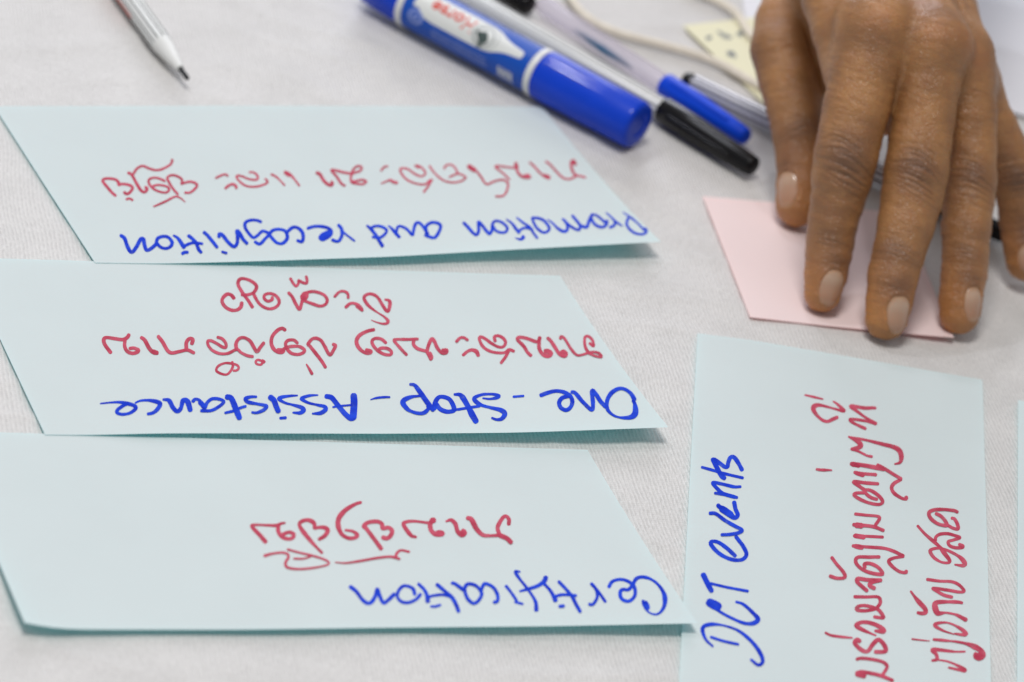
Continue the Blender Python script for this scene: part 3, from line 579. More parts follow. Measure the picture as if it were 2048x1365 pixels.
# the label is printed in (u px along the axis, v px across, + towards the lower left)
def wrap(u, v, lift):
    ph = v/52.0                                    # arc length over radius
    return A+d*((u+7)*ku)+(c*math.cos(ph)-s*math.sin(ph)*SGN)*(RB+lift)
_t = proj(np.array([A+s*0.5]))[0]-proj(np.array([A]))[0]
SGN = -1 if (_t@np.array([-.47, .88])) > 0 else 1
def decal_strip(name, us, lo, hi, m, lift, nv=14):
    V, F = [], []
    for u, a_, b_ in zip(us, lo, hi):
        for k in range(nv+1): V.append(wrap(u, a_+(b_-a_)*k/nv, lift))
    for i in range(len(us)-1):
        for k in range(nv): q = i*(nv+1)+k; F.append((q, q+1, q+nv+2, q+nv+1))
    return mk(name, V, F, m, mk_root)
def decal_poly(name, polys, m, lift):
    """flat little printed shapes, cut up and wrapped round the barrel"""
    bm = bmesh.new()
    for P in polys:
        bm.faces.new([bm.verts.new((p[0], p[1], 0)) for p in P])
    bmesh.ops.triangulate(bm, faces=bm.faces[:])
    for _ in range(3):
        long = [e for e in bm.edges if e.calc_length() > 6]
        if not long: break
        bmesh.ops.subdivide_edges(bm, edges=long, cuts=1, use_grid_fill=False)
        bmesh.ops.triangulate(bm, faces=bm.faces[:])
    bm.verts.index_update()
    V = [wrap(v.co.x, v.co.y, lift) for v in bm.verts]; F = [[v.index for v in f.verts] for f in bm.faces]; bm.free()
    return mk(name, V, F, m, mk_root)
us = np.array([-276,-262,-258,-250,-238,-225,-150,-110,-100,-90,-82,-74,-66,-58,-50,-42,-34,-30,-27])
hw = np.array([15,15,20,27,30.5,32,32,31,29,26,22,18,15,13,11.5,10.5,9.5,8.5,6])
decal_strip('label_panel', us, -14-hw, -14+hw, MAT['label_white'], 0.010)
def disc(cx, cy, r, n=28): return [(cx+r*math.cos(2*math.pi*k/n), cy+r*math.sin(2*math.pi*k/n)) for k in range(n)]
def ringquads(cx, cy, r0, r1, n=32):
    o, i = disc(cx, cy, r1, n), disc(cx, cy, r0, n)
    return [[o[k], o[(k+1) % n], i[(k+1) % n], i[k]] for k in range(n)]
decal_poly('emblem_ring', ringquads(-116, -12, 19.5, 22)+ringquads(-113, -13, 27, 28), MAT['label_grey'], 0.016)
decal_poly('emblem', [[(-118+(x_+118)*1.5, -9+(y_+9)*1.4) for x_, y_ in [(-128,-14),(-121,-16),(-117,-20),(-113,-15),(-109,-8),(-110,-2),(-114,2),(-115,8),(-119,9),(-119,2),(-122,-3),(-121,-8),(-127,-9)]]], MAT['label_dark'], 0.020)
decal_poly('seal', ringquads(-262, 22, 11, 17, 24)+[disc(-262, 22, 6)], MAT['label_pale'], 0.014)
def text_decal(txt, u0, v0, length, height, m, lift, name='lettering', bold=0.0, shear=0.0):
    cu = bpy.data.curves.new('lettering', 'FONT'); cu.body = txt; cu.size = 1; cu.offset = bold; cu.shear = shear
    ob = bpy.data.objects.new('lettering', cu); COL.objects.link(ob)
    dg = bpy.context.evaluated_depsgraph_get(); me = bpy.data.meshes.new_from_object(ob.evaluated_get(dg))
    P = np.array([v.co[:] for v in me.vertices]); Fs = [list(p.vertices) for p in me.polygons]
    bpy.data.objects.remove(ob); bpy.data.curves.remove(cu)
    lo, hi = P.min(0), P.max(0); X = (P[:, 0]-lo[0])/(hi[0]-lo[0]); Y = (P[:, 1]-lo[1])/(hi[1]-lo[1])
    # the writing reads from the cap towards the tail, its feet towards the far side
    V = [wrap(u0-x*length, v0+y*height, lift) for x, y in zip(X, Y)]
    bpy.data.meshes.remove(me)
    return mk(name, V, Fs, m, mk_root)
text_decal('Horse', -143, -34, 99, 31, MAT['label_red'], 0.020, bold=0.024, shear=0.0)
# rows of print too small to read
tiny = []
for row, v in enumerate((30, 37, 44, 50)):
    u = -222
    while u < -95:
        l = random.uniform(2, 9); tiny.append([(u, v), (u+l, v), (u+l, v+2.6), (u, v+2.6)]); u += l+random.uniform(.8, 2)
decal_poly('small_print', tiny, MAT['label_pale'], 0.014)
tiny = []
for v, u0, u1, hgt in ((-62, -190, -12, 5.0), (-70, -190, -8, 4.5), (-55, -110, -95, 4)):
    u = u0
    while u < u1:
        l = random.uniform(3, 11); tiny.append([(u, v), (u+l, v), (u+l, v+hgt*random.uniform(.6, 1)), (u, v+hgt*random.uniform(.6, 1))]); u += l+random.uniform(1, 2.5)
decal_poly('small_print', tiny, MAT['label_pale'], 0.014)
blk = []
for k, u in enumerate((-66, -54, -42)):
    blk += [[(u, 30), (u+3, 30), (u+4, 58), (u+1, 58)], [(u+6, 32), (u+9, 32), (u+10, 60), (u+7, 60)], [(u+2.5, 40), (u+7, 41), (u+7, 45), (u+2.5, 44)]]
decal_poly('size_print', blk, MAT['label_white'], 0.014)

# --- striped pens
def pen(label, parts, base):
    r = empty('felt_pen', base); tag(r, label, 'pen', GROUP_PENS)
    for nm, A_, B_, prof, m in parts: lathe(nm, A_, B_, prof, m, r)
    return r
# black-capped pen pressed against the marker
zc = 0.51
A = at(1327, 220, zc); B = at(1508, 335, zc); ln = float(np.linalg.norm(B-A)); T = at(880, -36, zc); lt = float(np.linalg.norm(T-A))
pr = pen('white striped felt pen with long black cap beside the blue marker', [
    ('barrel', A, T, [(0, .36), (.05, .40), (lt, .40), (lt+.05, .3)], MAT['stripe_white']),
    ('cap', A, B, [(-.02, .30), (0, .48), (.05, .51), (ln*.35, .50), (ln*.7, .445), (ln-.15, .385), (ln-.05, .36), (ln, .28), (ln, .02)], MAT['black_plastic'])], (A[0], A[1], 0))
CLIP_BLACK = (A, B, ln, pr)
# blue-capped pen behind it
zc = 0.46
A = at(1330, 170, zc); B = at(1494, 276, zc); ln = float(np.linalg.norm(B-A)); T = at(1085, 8, zc); lt = float(np.linalg.norm(T-A))
pr = pen('clear pen with bright blue cap behind the black cap', [
    ('barrel', A, T, [(0, .34), (.05, .38), (lt, .38), (lt+.05, .3)], MAT['clear']),
    ('ink_tube', A+np.array([-.16,-.22,-.02]), T+np.array([-.16,-.22,-.02]), [(lt*.22, .02), (lt*.3, .10), (lt*.45, .15), (lt*.62, .10), (lt*.70, .02)], MAT['ink_teal']),
    ('cap', A, B, [(-.02, .28), (0, .43), (.05, .46), (ln*.4, .455), (ln*.75, .385), (ln-.14, .325), (ln-.05, .29), (ln, .21), (ln, .02)], MAT['bright_blue'])], (A[0], A[1], 0))
CLIP_BLUE = (A, B, ln, pr)
def clip(A_, B_, u0, u1, r0, r1, w0, w1, m, parent, tilt):
    d_, c_, s_ = frame_of(A_, B_); n_ = c_*math.cos(tilt)+s_*math.sin(tilt); q_ = np.cross(d_, n_); V, F = [], []
    for i_, f_ in enumerate(np.linspace(0, 1, 15)):
        u_ = u0+(u1-u0)*f_; r_ = r0+(r1-r0)*f_; w_ = (w0+(w1-w0)*f_)*(1 if f_ < .93 else .6); h_ = .075*min(1, f_*8+.2)*min(1, (1-f_)*10+.35)
        for a_, b_ in ((-1, -.06), (-.95, h_*.6), (-.55, h_), (.55, h_), (.95, h_*.6), (1, -.06)): V.append(A_+d_*u_+n_*(r_+b_)+q_*(a_*w_))
    for i_ in range(14):
        for k_ in range(5): g_ = i_*6+k_; F.append((g_, g_+1, g_+7, g_+6))
    F += [tuple(range(6))[::-1], tuple(range(84, 90))]
    return mk('clip', V, F, m, parent)
A, B, ln, pr = CLIP_BLACK; clip(A, B, .35, ln*.82, .505, .42, .13, .085, MAT['black_plastic'], pr, .35)
A, B, ln, pr = CLIP_BLUE; clip(A, B, .35, ln*.80, .455, .375, .12, .08, MAT['bright_blue'], pr, -.5)
# pen running under the hand
zc = 0.42
A = at(1386, 168, zc); B = at(1990, 460, zc); ln = float(np.linalg.norm(B-A))
pen('grey striped felt pen with black end plug running under the hand', [
    ('barrel', A, B, [(.0, .36), (.04, .39), (ln-3.6, .39)], MAT['stripe_grey']),
    ('end_plug', A, B, [(0, .33), (-.03, .35), (-.32, .34), (-.40, .28), (-.40, .02)], MAT['black_plastic']),
    ('cap', A, B, [(ln-3.65, .40), (ln-3.6, .43), (ln-1.5, .41), (ln+.35, .33), (ln+.45, .25), (ln+.45, .02)], MAT['black_plastic'])], (A[0], A[1], 0))
# black pen end at the top of the photo
A = at(1062, 14, .46); B = at(800, -150, .46); ln = float(np.linalg.norm(B-A))
pen('black capped pen end at the top edge behind the striped barrel', [
    ('cap', A, B, [(0, .02), (0, .27), (.06, .36), (.2, .42), (3.5, .44), (3.55, .40)], MAT['black_plastic']),
    ('barrel', A, B, [(3.5, .38), (ln+1, .38)], MAT['stripe_white'])], (A[0], A[1], 0))
# uncapped fineliner at the upper left
zc = 0.41
A = at(326, 90, zc); Q = at(357, 138, zc); Nb = at(371, 160, zc-.02); T = at(262, 2, zc); dd = (A-T)/np.linalg.norm(A-T)
B = A+dd*1.0; lc = float(np.linalg.norm(Q-A)); lnb = float(np.linalg.norm(Nb-A))
r = pen('uncapped white striped fineliner with white tip and black nib, alone at the upper left', [
    ('barrel', A, A-dd*1, [(0, .37), (.03, .395), (11.5, .395), (11.6, .3)], MAT['stripe_fine']),
    ('tip', A, B, [(-.02, .38), (.02, .385), (.10, .365), (.5, .325), (lc*.62, .25), (lc*.9, .175), (lc, .14), (lc+.02, .06)], MAT['white_plastic']),
    ('nib', A, B, [(lc-.02, .09), (lnb-.12, .088), (lnb-.04, .07), (lnb, .03)], MAT['nib_black'])], (A[0], A[1], 0))
# red print on the barrel's shaded side near the frame edge
d_, c_, s_ = frame_of(A, A-dd)
V, F = [], []
P0 = proj(np.array([A+s_*.3]))[0]-proj(np.array([A]))[0]; sg = 1 if P0[0] < 0 else -1
for i, u in enumerate(np.linspace(2.25, 5.5, 14)):
    for k in range(9):
        ph = math.radians(52+5*k)*sg; V.append(A+d_*u+(c_*math.cos(ph)+s_*math.sin(ph))*.402)
for i in range(13):
    for k in range(8): q = i*9+k; F.append((q, q+1, q+10, q+9))
mk('red_print', V, F, MAT['red_plastic'], r)

# --- cord
def tube(name, P, rad, m, seg=14, step=.25):
    C = smooth1(catmull(np.asarray(P, float), step), 4); n = len(C); T = np.gradient(C, axis=0); T /= np.linalg.norm(T, axis=1)[:, None]
    up = np.array([0, 0, 1.0]); X = np.cross(T, up); X /= np.linalg.norm(X, axis=1)[:, None]; Y = np.cross(X, T); V, F = [], []
    for i in range(n):
        for k in range(seg):
            a_ = 2*math.pi*k/seg; rr = rad*(1+.05*math.sin(i*1.9+k*2*math.pi/seg*3)); V.append(C[i]+(X[i]*math.cos(a_)+Y[i]*math.sin(a_))*rr)
    for i in range(n-1):
        for k in range(seg): F.append((i*seg+k, i*seg+(k+1) % seg, (i+1)*seg+(k+1) % seg, (i+1)*seg+k))
    F.append(tuple(range(seg))[::-1]); F.append(tuple(range((n-1)*seg, n*seg)))
    return mk(name, V, F, m)
cp = [(1105,-150),(1120,-60),(1138,-12),(1150,12),(1175,38),(1215,60),(1260,74),(1300,84),(1350,97),(1400,112),(1450,132),(1500,163),(1560,190),(1610,175),(1600,130),(1545,100),(1505,78),(1490,55),(1474,27),(1445,8),(1412,-8),(1370,-30),(1330,-80)]
lift = [0.22]*len(cp); lift[13] = .3
tag(tube('cord', [at(x, y, z) for (x, y), z in zip(cp, lift)], 0.17, MAT['cord']), 'cream cotton cord looping across the cloth behind the pens and the hand', 'cord')

# ------------------------------------------------------------------ the hand
PXCM = 58.0
def station(x, y, rpx, z): return np.append(at(x, y, z), rpx/PXCM)
def chain(st, joints):
    ys = [j[0] for j in joints]; zs = [j[1] for j in joints]; o = np.argsort(ys)
    return [station(x, y, r, float(np.interp(y, np.array(ys)[o], np.array(zs)[o]))) for x, y, r in st]
FING = {
 'index': chain([(1645,588,37),(1652,548,43),(1657,510,46),(1661,478,48),(1667,440,50),(1675,403,53.5),(1684,355,60.5),(1692,312,64),(1700,275,64),(1713,215,67),(1732,140,71),(1752,58,75)],
                [(588,.66),(478,2.3),(312,5.0),(58,8.75)]),
 'middle': chain([(1772,638,42),(1779,600,46.5),(1786,551,50.5),(1797,510,52),(1812,450,57),(1824,395,62),(1832,345,65),(1840,285,63),(1848,237,62),(1855,170,66),(1862,92,72)],
                [(638,.74),(520,2.5),(345,4.95),(92,8.6)]),
 'ring': chain([(1919,628,41),(1921,599,43.5),(1928,550,46),(1931,512,46.5),(1932,460,50),(1937,400,52),(1941,360,53),(1943,300,51),(1940,230,54),(1931,175,58),(1918,115,64)],
                [(628,.72),(512,2.4),(360,4.5),(115,7.9)]),
 'little': chain([(2051,522,41),(2048,488,44),(2043,440,46),(2037,390,46),(2025,340,48),(2005,290,47),(1988,253,47),(1962,206,50),(1938,160,55)],
                [(522,1.0),(440,2.2),(340,4.0),(160,6.9)]),
 'thumb': chain([(1594,412,44),(1599,370,47),(1602,330,50),(1599,270,56),(1590,210,60),(1577,160,62),(1559,100,61),(1567,45,60),(1588,0,62)],
                [(412,.78),(290,2.4),(105,4.6),(0,5.6)])}
FLAT = {'index': .93, 'middle': .93, 'ring': .93, 'little': .93, 'thumb': .9}
NAMES = list(FING)
MCP = {k: FING[k][-1] for k in NAMES}
def seg_d(P, a, b):
    ab = b[:3]-a[:3]; pa = P-a[:3]; h = np.clip((pa@ab)/(ab@ab), 0, 1)
    q = pa-h[:, None]*ab; return np.sqrt(np.einsum('ij,ij->i', q, q))-(a[3]+(b[3]-a[3])*h)
def smin(a, b, k):
    h = np.clip(0.5+0.5*(b-a)/k, 0, 1); return b+(a-b)*h-k*h*(1-h)
def chain_d(P, st, k=0.12):
    d = None
    for a, b in zip(st[:-1], st[1:]):
        e = seg_d(P, a, b); d = e if d is None else smin(d, e, k)
    return d
def P4(x, y, z, r): return np.array([x, y, z, r], float)
WR = {'index': P4(9.0,21.0,9.3,1.45), 'middle': P4(9.8,21.3,9.5,1.5), 'ring': P4(10.5,21.3,9.2,1.5), 'little': P4(10.9,21.0,8.6,1.4)}
MET = []
for k in ('index', 'middle', 'ring', 'little'):
    m_ = MCP[k]; w_ = WR[k]; mid = 0.5*(m_+w_); mid[3] = .88 if k == 'little' else 1.12; mid[2] += .05
    MET.append([m_, mid, w_])
PALM = []
for k, dz in (('index', 1.5), ('middle', 1.7), ('ring', 1.6), ('little', 1.2)):
    m_ = MCP[k].copy(); w_ = WR[k].copy(); back = (w_-m_)[:3]; m_[:3] += back*.18; m_[2] -= dz; w_[2] -= 1.1; m_[3] = 1.2; w_[3] = 1.4; PALM.append([m_, w_])
CMC = P4(7.7,19.8,7.6,1.4)
THEN = [FING['thumb'][-1], CMC, P4(9.3,21.3,8.4,1.5)]
FORE = [[P4(9.5,21.0,8.9,1.75), P4(9.7,25,9.8,1.95), P4(9.4,36,11.8,2.7)], [P4(11.2,21.2,8.6,1.65), P4(11.6,25,9.4,1.9), P4(12.4,36,11.4,2.6)]]
WEB = [[station(1640,5,64,6.2), station(1648,90,54,4.9), station(1656,165,44,4.0)],
       [station(1700,145,55,6.9), station(1682,62,58,7.8), station(1664,0,60,8.3), station(1650,-90,70,8.6)],
       [station(1806,95,55,7.35), station(1800,150,46,7.0), station(1793,190,36,6.5), station(1780,246,27,5.4)],
       [station(1893,110,52,7.2), station(1900,170,44,6.6), station(1907,215,32,6.0)],
       [station(1940,140,50,6.6), station(1954,180,40,6.1), station(1976,215,32,5.5)]]
# extensor tendons and a few veins just under the skin of the back of the hand
def over(a, b, f, up): 
    p = a*(1-f)+b*f; q = p.copy(); q[2] += up; return q
RIDGE = []
for k in ('index', 'middle', 'ring', 'little'):
    m_, w_ = MCP[k], WR[k]
    RIDGE.append([np.append((m_*(1-f)+w_*f)[:3]+np.array([0, -.25, (m_[3]*(1-f)+1.15*f)*.93]), .16) for f in (0.05, .35, .7)])
def hand_d(P):
    ds = {}
    for k in NAMES: ds[k] = chain_d(P, FING[k], .10)
    pal = None
    for st in MET:
        e = chain_d(P, st, .3); pal = e if pal is None else smin(pal, e, .55)
    for st in PALM: pal = smin(pal, chain_d(P, st, .3), 1.0)
    fo = smin(chain_d(P, FORE[0], 1.0), chain_d(P, FORE[1], 1.0), 1.6); pal = smin(pal, fo, 1.4)
    for st in WEB: pal = smin(pal, chain_d(P, st, .2), .45)
    th = chain_d(P, THEN, .5)
    for rd in RIDGE: pal = smin(pal, chain_d(P, rd, .1), .35)
    d = smin(pal, th, .55)
    d = smin(d, ds['thumb'], .22)
    f = None; w = np.clip((P[:, 1]-9.6-.45*np.maximum(P[:, 0]-11.5, 0))/2.2, 0, 1)*np.clip((P[:, 2]-3.5)/2, 0, 1); w = w*w*(3-2*w)
    for k in ('index', 'middle', 'ring', 'little'): f = ds[k] if f is None else smin(f, ds[k], .07+.34*w)
    d = smin(d, f, .26+.42*w)
    # soft pads flatten where they press on the card
    return -smin(-d, -(0.075-P[:, 2]), .10)
def mesh_hand(h=0.052):
    lo = np.array([4.6, 5.2, -0.2]); hi = np.array([19.0, 37.5, 15.2]); B = 5
    nb = np.ceil((hi-lo)/(h*B)).astype(int)
    ax = [lo[i]+np.arange(nb[i]+1)*h*B for i in range(3)]
    G = np.stack(np.meshgrid(*ax, indexing='ij'), -1).reshape(-1, 3)
    dc = np.concatenate([hand_d(g) for g in np.array_split(G, 24)]).reshape(nb+1).astype(np.float32)
    act = np.zeros(nb, bool); mn = np.full(nb, 9, np.float32); sgn = dc[:-1, :-1, :-1]
    for i in (0, 1):
        for j in (0, 1):
            for k in (0, 1): mn = np.minimum(mn, np.abs(dc[i:nb[0]+i, j:nb[1]+j, k:nb[2]+k]))
    act = mn < h*B*1.0
    n = nb*B
    D = np.repeat(np.repeat(np.repeat(np.sign(sgn), B, 0), B, 1), B, 2).astype(np.float32)
    cells = np.argwhere(act)
    off = np.stack(np.meshgrid(*[np.arange(B)]*3, indexing='ij'), -1).reshape(-1, 3)
    for ch in np.array_split(cells, max(1, len(cells)//3000)):
        I = (ch[:, None]*B+off[None]).reshape(-1, 3); D[I[:, 0], I[:, 1], I[:, 2]] = hand_d(lo+I*h)
    neg = D < 0; cnt = np.zeros(n-1, np.int8)
    for i in (0, 1):
        for j in (0, 1):
            for k in (0, 1): cnt += neg[i:n[0]-1+i, j:n[1]-1+j, k:n[2]-1+k]
    C = np.argwhere((cnt > 0) & (cnt < 8)); vid = np.full(n-1, -1, np.int32); vid[C[:, 0], C[:, 1], C[:, 2]] = np.arange(len(C))
    acc = np.zeros((len(C), 3)); num = np.zeros(len(C))
    cor = [(i, j, k) for i in (0, 1) for j in (0, 1) for k in (0, 1)]
    for a_ in cor:
        for x in range(3):
            if a_[x]: continue
            b_ = list(a_); b_[x] = 1
            da = D[C[:, 0]+a_[0], C[:, 1]+a_[1], C[:, 2]+a_[2]]; db = D[C[:, 0]+b_[0], C[:, 1]+b_[1], C[:, 2]+b_[2]]
            m_ = (da < 0) != (db < 0); t = np.where(m_, da/np.where(m_, da-db, 1), 0)
            p = np.array(a_, float)[None]+np.zeros((len(C), 3)); p[:, x] = t
            acc[m_] += p[m_]; num += m_
    V = lo+(C+acc/num[:, None])*h
    Fs = []
    for x in range(3):
        y, z = (x+1) % 3, (x+2) % 3; sl = [slice(None)]*3; sl2 = list(sl); sl[x] = slice(0, -1); sl2[x] = slice(1, None)
        ch = np.argwhere(neg[tuple(sl)] != neg[tuple(sl2)])
        ok = (ch[:, y] > 0) & (ch[:, z] > 0) & np.all(ch < (n-1), axis=1); ch = ch[ok]
        def sh(dy, dz):
            q = ch.copy(); q[:, y] -= dy; q[:, z] -= dz; return vid[q[:, 0], q[:, 1], q[:, 2]]
        q = np.stack([sh(1, 1), sh(0, 1), sh(0, 0), sh(1, 0)], -1)
        inside = neg[ch[:, 0], ch[:, 1], ch[:, 2]]
        q[~inside] = q[~inside][:, ::-1]; Fs.append(q)
    return V, np.vstack(Fs)
HV, HF = mesh_hand()
def grad(P, e=.02):
    g = np.stack([hand_d(P+np.eye(3)[i]*e)-hand_d(P-np.eye(3)[i]*e) for i in range(3)], -1); return g/(np.linalg.norm(g, axis=1)[:, None]+1e-9)
def march(x, y):
    d = ray(x, y); t = 125.0
    for _ in range(90): t += max(.003, float(hand_d((CPOS+d*t)[None])[0])*.8)
    return CPOS+d*t
HN = np.concatenate([grad(g) for g in np.array_split(HV, 12)])
HV = HV-HN*np.concatenate([hand_d(g) for g in np.array_split(HV, 12)])[:, None]*0.9
who = np.stack([np.concatenate([chain_d(g, FING[k]) for g in np.array_split(HV, 6)]) for k in NAMES], 1)
own = who.argmin(1); near = who.min(1) < .35
disp = np.zeros(len(HV)); dark = np.zeros(len(HV)); warm = np.zeros(len(HV)); red = np.zeros(len(HV))
def joint_frame(k, i0, i1, i2):
    st = FING[k]; J = st[i1][:3]; t = st[i2][:3]-st[i0][:3]; t /= np.linalg.norm(t)      # towards the fingertip
    n = CPOS-J; n = n/np.linalg.norm(n)+np.array([0, 0, .25]); n -= (n@t)*t; n /= np.linalg.norm(n); return J, t, n, np.cross(t, n)
def creases(k, fr, R, lines, depth, width, slant, curve, bulge, tone):
    global disp, dark
    J, t, n, s_ = fr; X = HV-J; x = X@t; y = X@s_; z = X@n
    m = (own == NAMES.index(k)) & near
    dm = np.clip((z/R-.05)/.45, 0, 1)*m
    wob = 0.05*np.sin(y*3.1+x*4+len(k))+0.02*np.sin(y*7+x*9)
    for (xk, amp, cen) in lines:
        xx = x-xk-slant*y-(curve-.28*xk)*y*y-wob*(.5+rng.uniform(0, .9))
        g = np.exp(-(xx/width)**2)*np.exp(-((y-cen)/(R*.72))**2)*dm
        side = np.exp(-((xx-width*2.0)/(width*1.4))**2)*np.exp(-((y-cen)/(R*.7))**2)*dm
        disp -= depth*amp*g; disp += depth*.45*amp*side; dark += .34*amp*g
    bm = np.exp(-(x/.75)**2)*np.exp(-(y/(R*.9))**2)*dm
    disp += bulge*bm; dark += tone*bm
def pip(k, i0, i1, i2, R, sl, sc=1):
    ln = [(-.78,.4,.1),(-.50,.8,.05),(-.33,1,-.1),(-.12,.8,.2),(.02,1.1,-.2),(.19,.7,.1),(.33,1.1,-.1),(.58,.8,-.2),(.80,.7,-.25),(1.05,.4,-.3)]
    creases(k, joint_frame(k, i0, i1, i2), R, [(a_*sc, b_, c_) for a_, b_, c_ in ln], .055, .064, sl, .30, .05, .48)
def dip(k, i0, i1, i2, R, sl):
    creases(k, joint_frame(k, i0, i1, i2), R, [(-.22,.7,0),(-.08,1,.1),(.06,1,0),(.2,.8,.1)], .020, .045, sl, .2, .015, .30)
pip('index', 8, 7, 5, 1.1, -.30); pip('middle', 7, 6, 4, 1.1, -.26, .95); pip('ring', 7, 6, 4, .9, -.26, .9); pip('little', 6, 4, 3, .8, -.2, .8)
dip('index', 4, 3, 2, .8, -.2); dip('middle', 4, 3, 2, .9, -.25); dip('ring', 4, 3, 2, .8, -.15); dip('little', 3, 2, 1, .75, -.1)
def knuckle(k, R):
    st = FING[k]; J = st[-1][:3]; t = st[-3][:3]-WR[k][:3]; t /= np.linalg.norm(t); n = CPOS-J; n /= np.linalg.norm(n); n -= (n@t)*t; n /= np.linalg.norm(n)
    global disp, dark
    X = HV-J; x = X@t; s_ = np.cross(t, n); y = X@s_; z = X@n; dm = np.clip((z-.2)/.5, 0, 1)
    for xk, amp, cen in ((-.1,.6,.2),(.25,1,-.1),(.55,.9,.2),(.85,.8,0),(1.2,.5,-.2),(1.6,.4,.1)):
        xx = x-xk+.18*y-.12*y*y-.05*np.sin(y*3+xk*9)
        g = np.exp(-(xx/.07)**2)*np.exp(-((y-cen)/.6)**2)*dm; disp -= .018*amp*g; dark += .14*amp*g
for k_ in ('index', 'middle', 'ring'): knuckle(k_, 1.2)
# fine cross lines all along the backs of the fingers
def vnoise(a, b):
    ia, ib = np.floor(a).astype(int), np.floor(b).astype(int); fa, fb = a-ia, b-ib; fa = fa*fa*(3-2*fa); fb = fb*fb*(3-2*fb)
    T_ = np.random.default_rng(5).uniform(-1, 1, (257, 257)); g = lambda i, j: T_[i % 257, j % 257]
    return (g(ia, ib)*(1-fa)+g(ia+1, ib)*fa)*(1-fb)+(g(ia, ib+1)*(1-fa)+g(ia+1, ib+1)*fa)*fb
for q_, k_ in enumerate(NAMES):
    st = FING[k_]; t = st[0][:3]-st[-1][:3]; t /= np.linalg.norm(t); X = HV-st[0][:3]; n = CPOS-st[3][:3]; n /= np.linalg.norm(n); n -= (n@t)*t; s_ = np.cross(t, n)
    m_ = (own == q_)*np.clip(1-np.maximum(who[:, q_], 0)/.3, 0, 1); x = X@t; y = X@s_
    v_ = vnoise(x*9+1.6*y+100+17*q_, y*1.6+50)+.6*vnoise(x*16+3*y+200, y*3+80)
    disp += .011*v_*m_; dark += .07*np.clip(-v_, 0, 1)*m_
v_ = vnoise(HV[:, 0]*7+100, HV[:, 2]*3+HV[:, 1]*5+90)+.6*vnoise(HV[:, 0]*12+40, HV[:, 2]*8+HV[:, 1]*9+70); disp += .010*v_*(~near); dark += .06*np.clip(-v_, 0, 1)*(~near)
creases('thumb', joint_frame('thumb', 4, 3, 2), .9, [(-.3,.6,0),(-.1,1,0),(.1,1,0),(.3,.6,0)], .025, .06, .1, .2, .03, .35)
creases('thumb', joint_frame('thumb', 8, 6, 4), 1.0, [], .02, .06, 0, 0, .05, .25)
# knuckles of the fist line: bony bumps with pale tops
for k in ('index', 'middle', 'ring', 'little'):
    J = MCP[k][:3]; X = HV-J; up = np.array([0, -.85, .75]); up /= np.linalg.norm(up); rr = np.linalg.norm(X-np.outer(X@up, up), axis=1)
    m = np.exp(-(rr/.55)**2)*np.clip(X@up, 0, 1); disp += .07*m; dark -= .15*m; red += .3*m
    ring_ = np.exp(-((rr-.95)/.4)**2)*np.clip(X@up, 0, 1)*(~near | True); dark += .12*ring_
# fingertips: warm pads, darker skin above the nail, and the nails themselves
NAIL = {'index': ((1659,574),.40,.62,(-.30,1.0)), 'middle': ((1793,630),.45,.68,(.05,1.0)), 'ring': ((1942,609),.38,.62,(-.02,1.0)), 'little': ((2056,516),.36,.54,(.05,1)), 'thumb': ((1577,382),.46,.66,(.02,1))}
nail_geo = {}
for k, ((nx, ny), w, l, dirpx) in NAIL.items():
    st = FING[k]; tip = st[0][:3]; i = NAMES.index(k); m = (own == i) & near
    Cn = march(nx, ny); nn = grad(Cn[None])[0]
    q = march(nx+dirpx[0]*12, ny+dirpx[1]*12); al = (q-Cn); al -= (al@nn)*nn; al /= np.linalg.norm(al); sd = np.cross(al, nn)
    nail_geo[k] = (Cn, nn, al, sd, w, l)
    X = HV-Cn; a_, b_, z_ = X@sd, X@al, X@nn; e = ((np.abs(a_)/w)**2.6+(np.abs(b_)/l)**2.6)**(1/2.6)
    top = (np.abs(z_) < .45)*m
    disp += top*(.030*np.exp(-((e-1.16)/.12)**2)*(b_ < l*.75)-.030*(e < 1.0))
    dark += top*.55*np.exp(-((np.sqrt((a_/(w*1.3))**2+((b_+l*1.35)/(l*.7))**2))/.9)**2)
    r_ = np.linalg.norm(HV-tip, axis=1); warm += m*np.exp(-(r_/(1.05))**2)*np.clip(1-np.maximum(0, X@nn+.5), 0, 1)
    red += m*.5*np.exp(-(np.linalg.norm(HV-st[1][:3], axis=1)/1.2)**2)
# fine unevenness of the skin
disp += .006*np.sin(HV[:, 0]*9+2*np.sin(HV[:, 2]*7))*np.sin(HV[:, 1]*8+HV[:, 2]*5)
HV = HV+HN*disp[:, None]

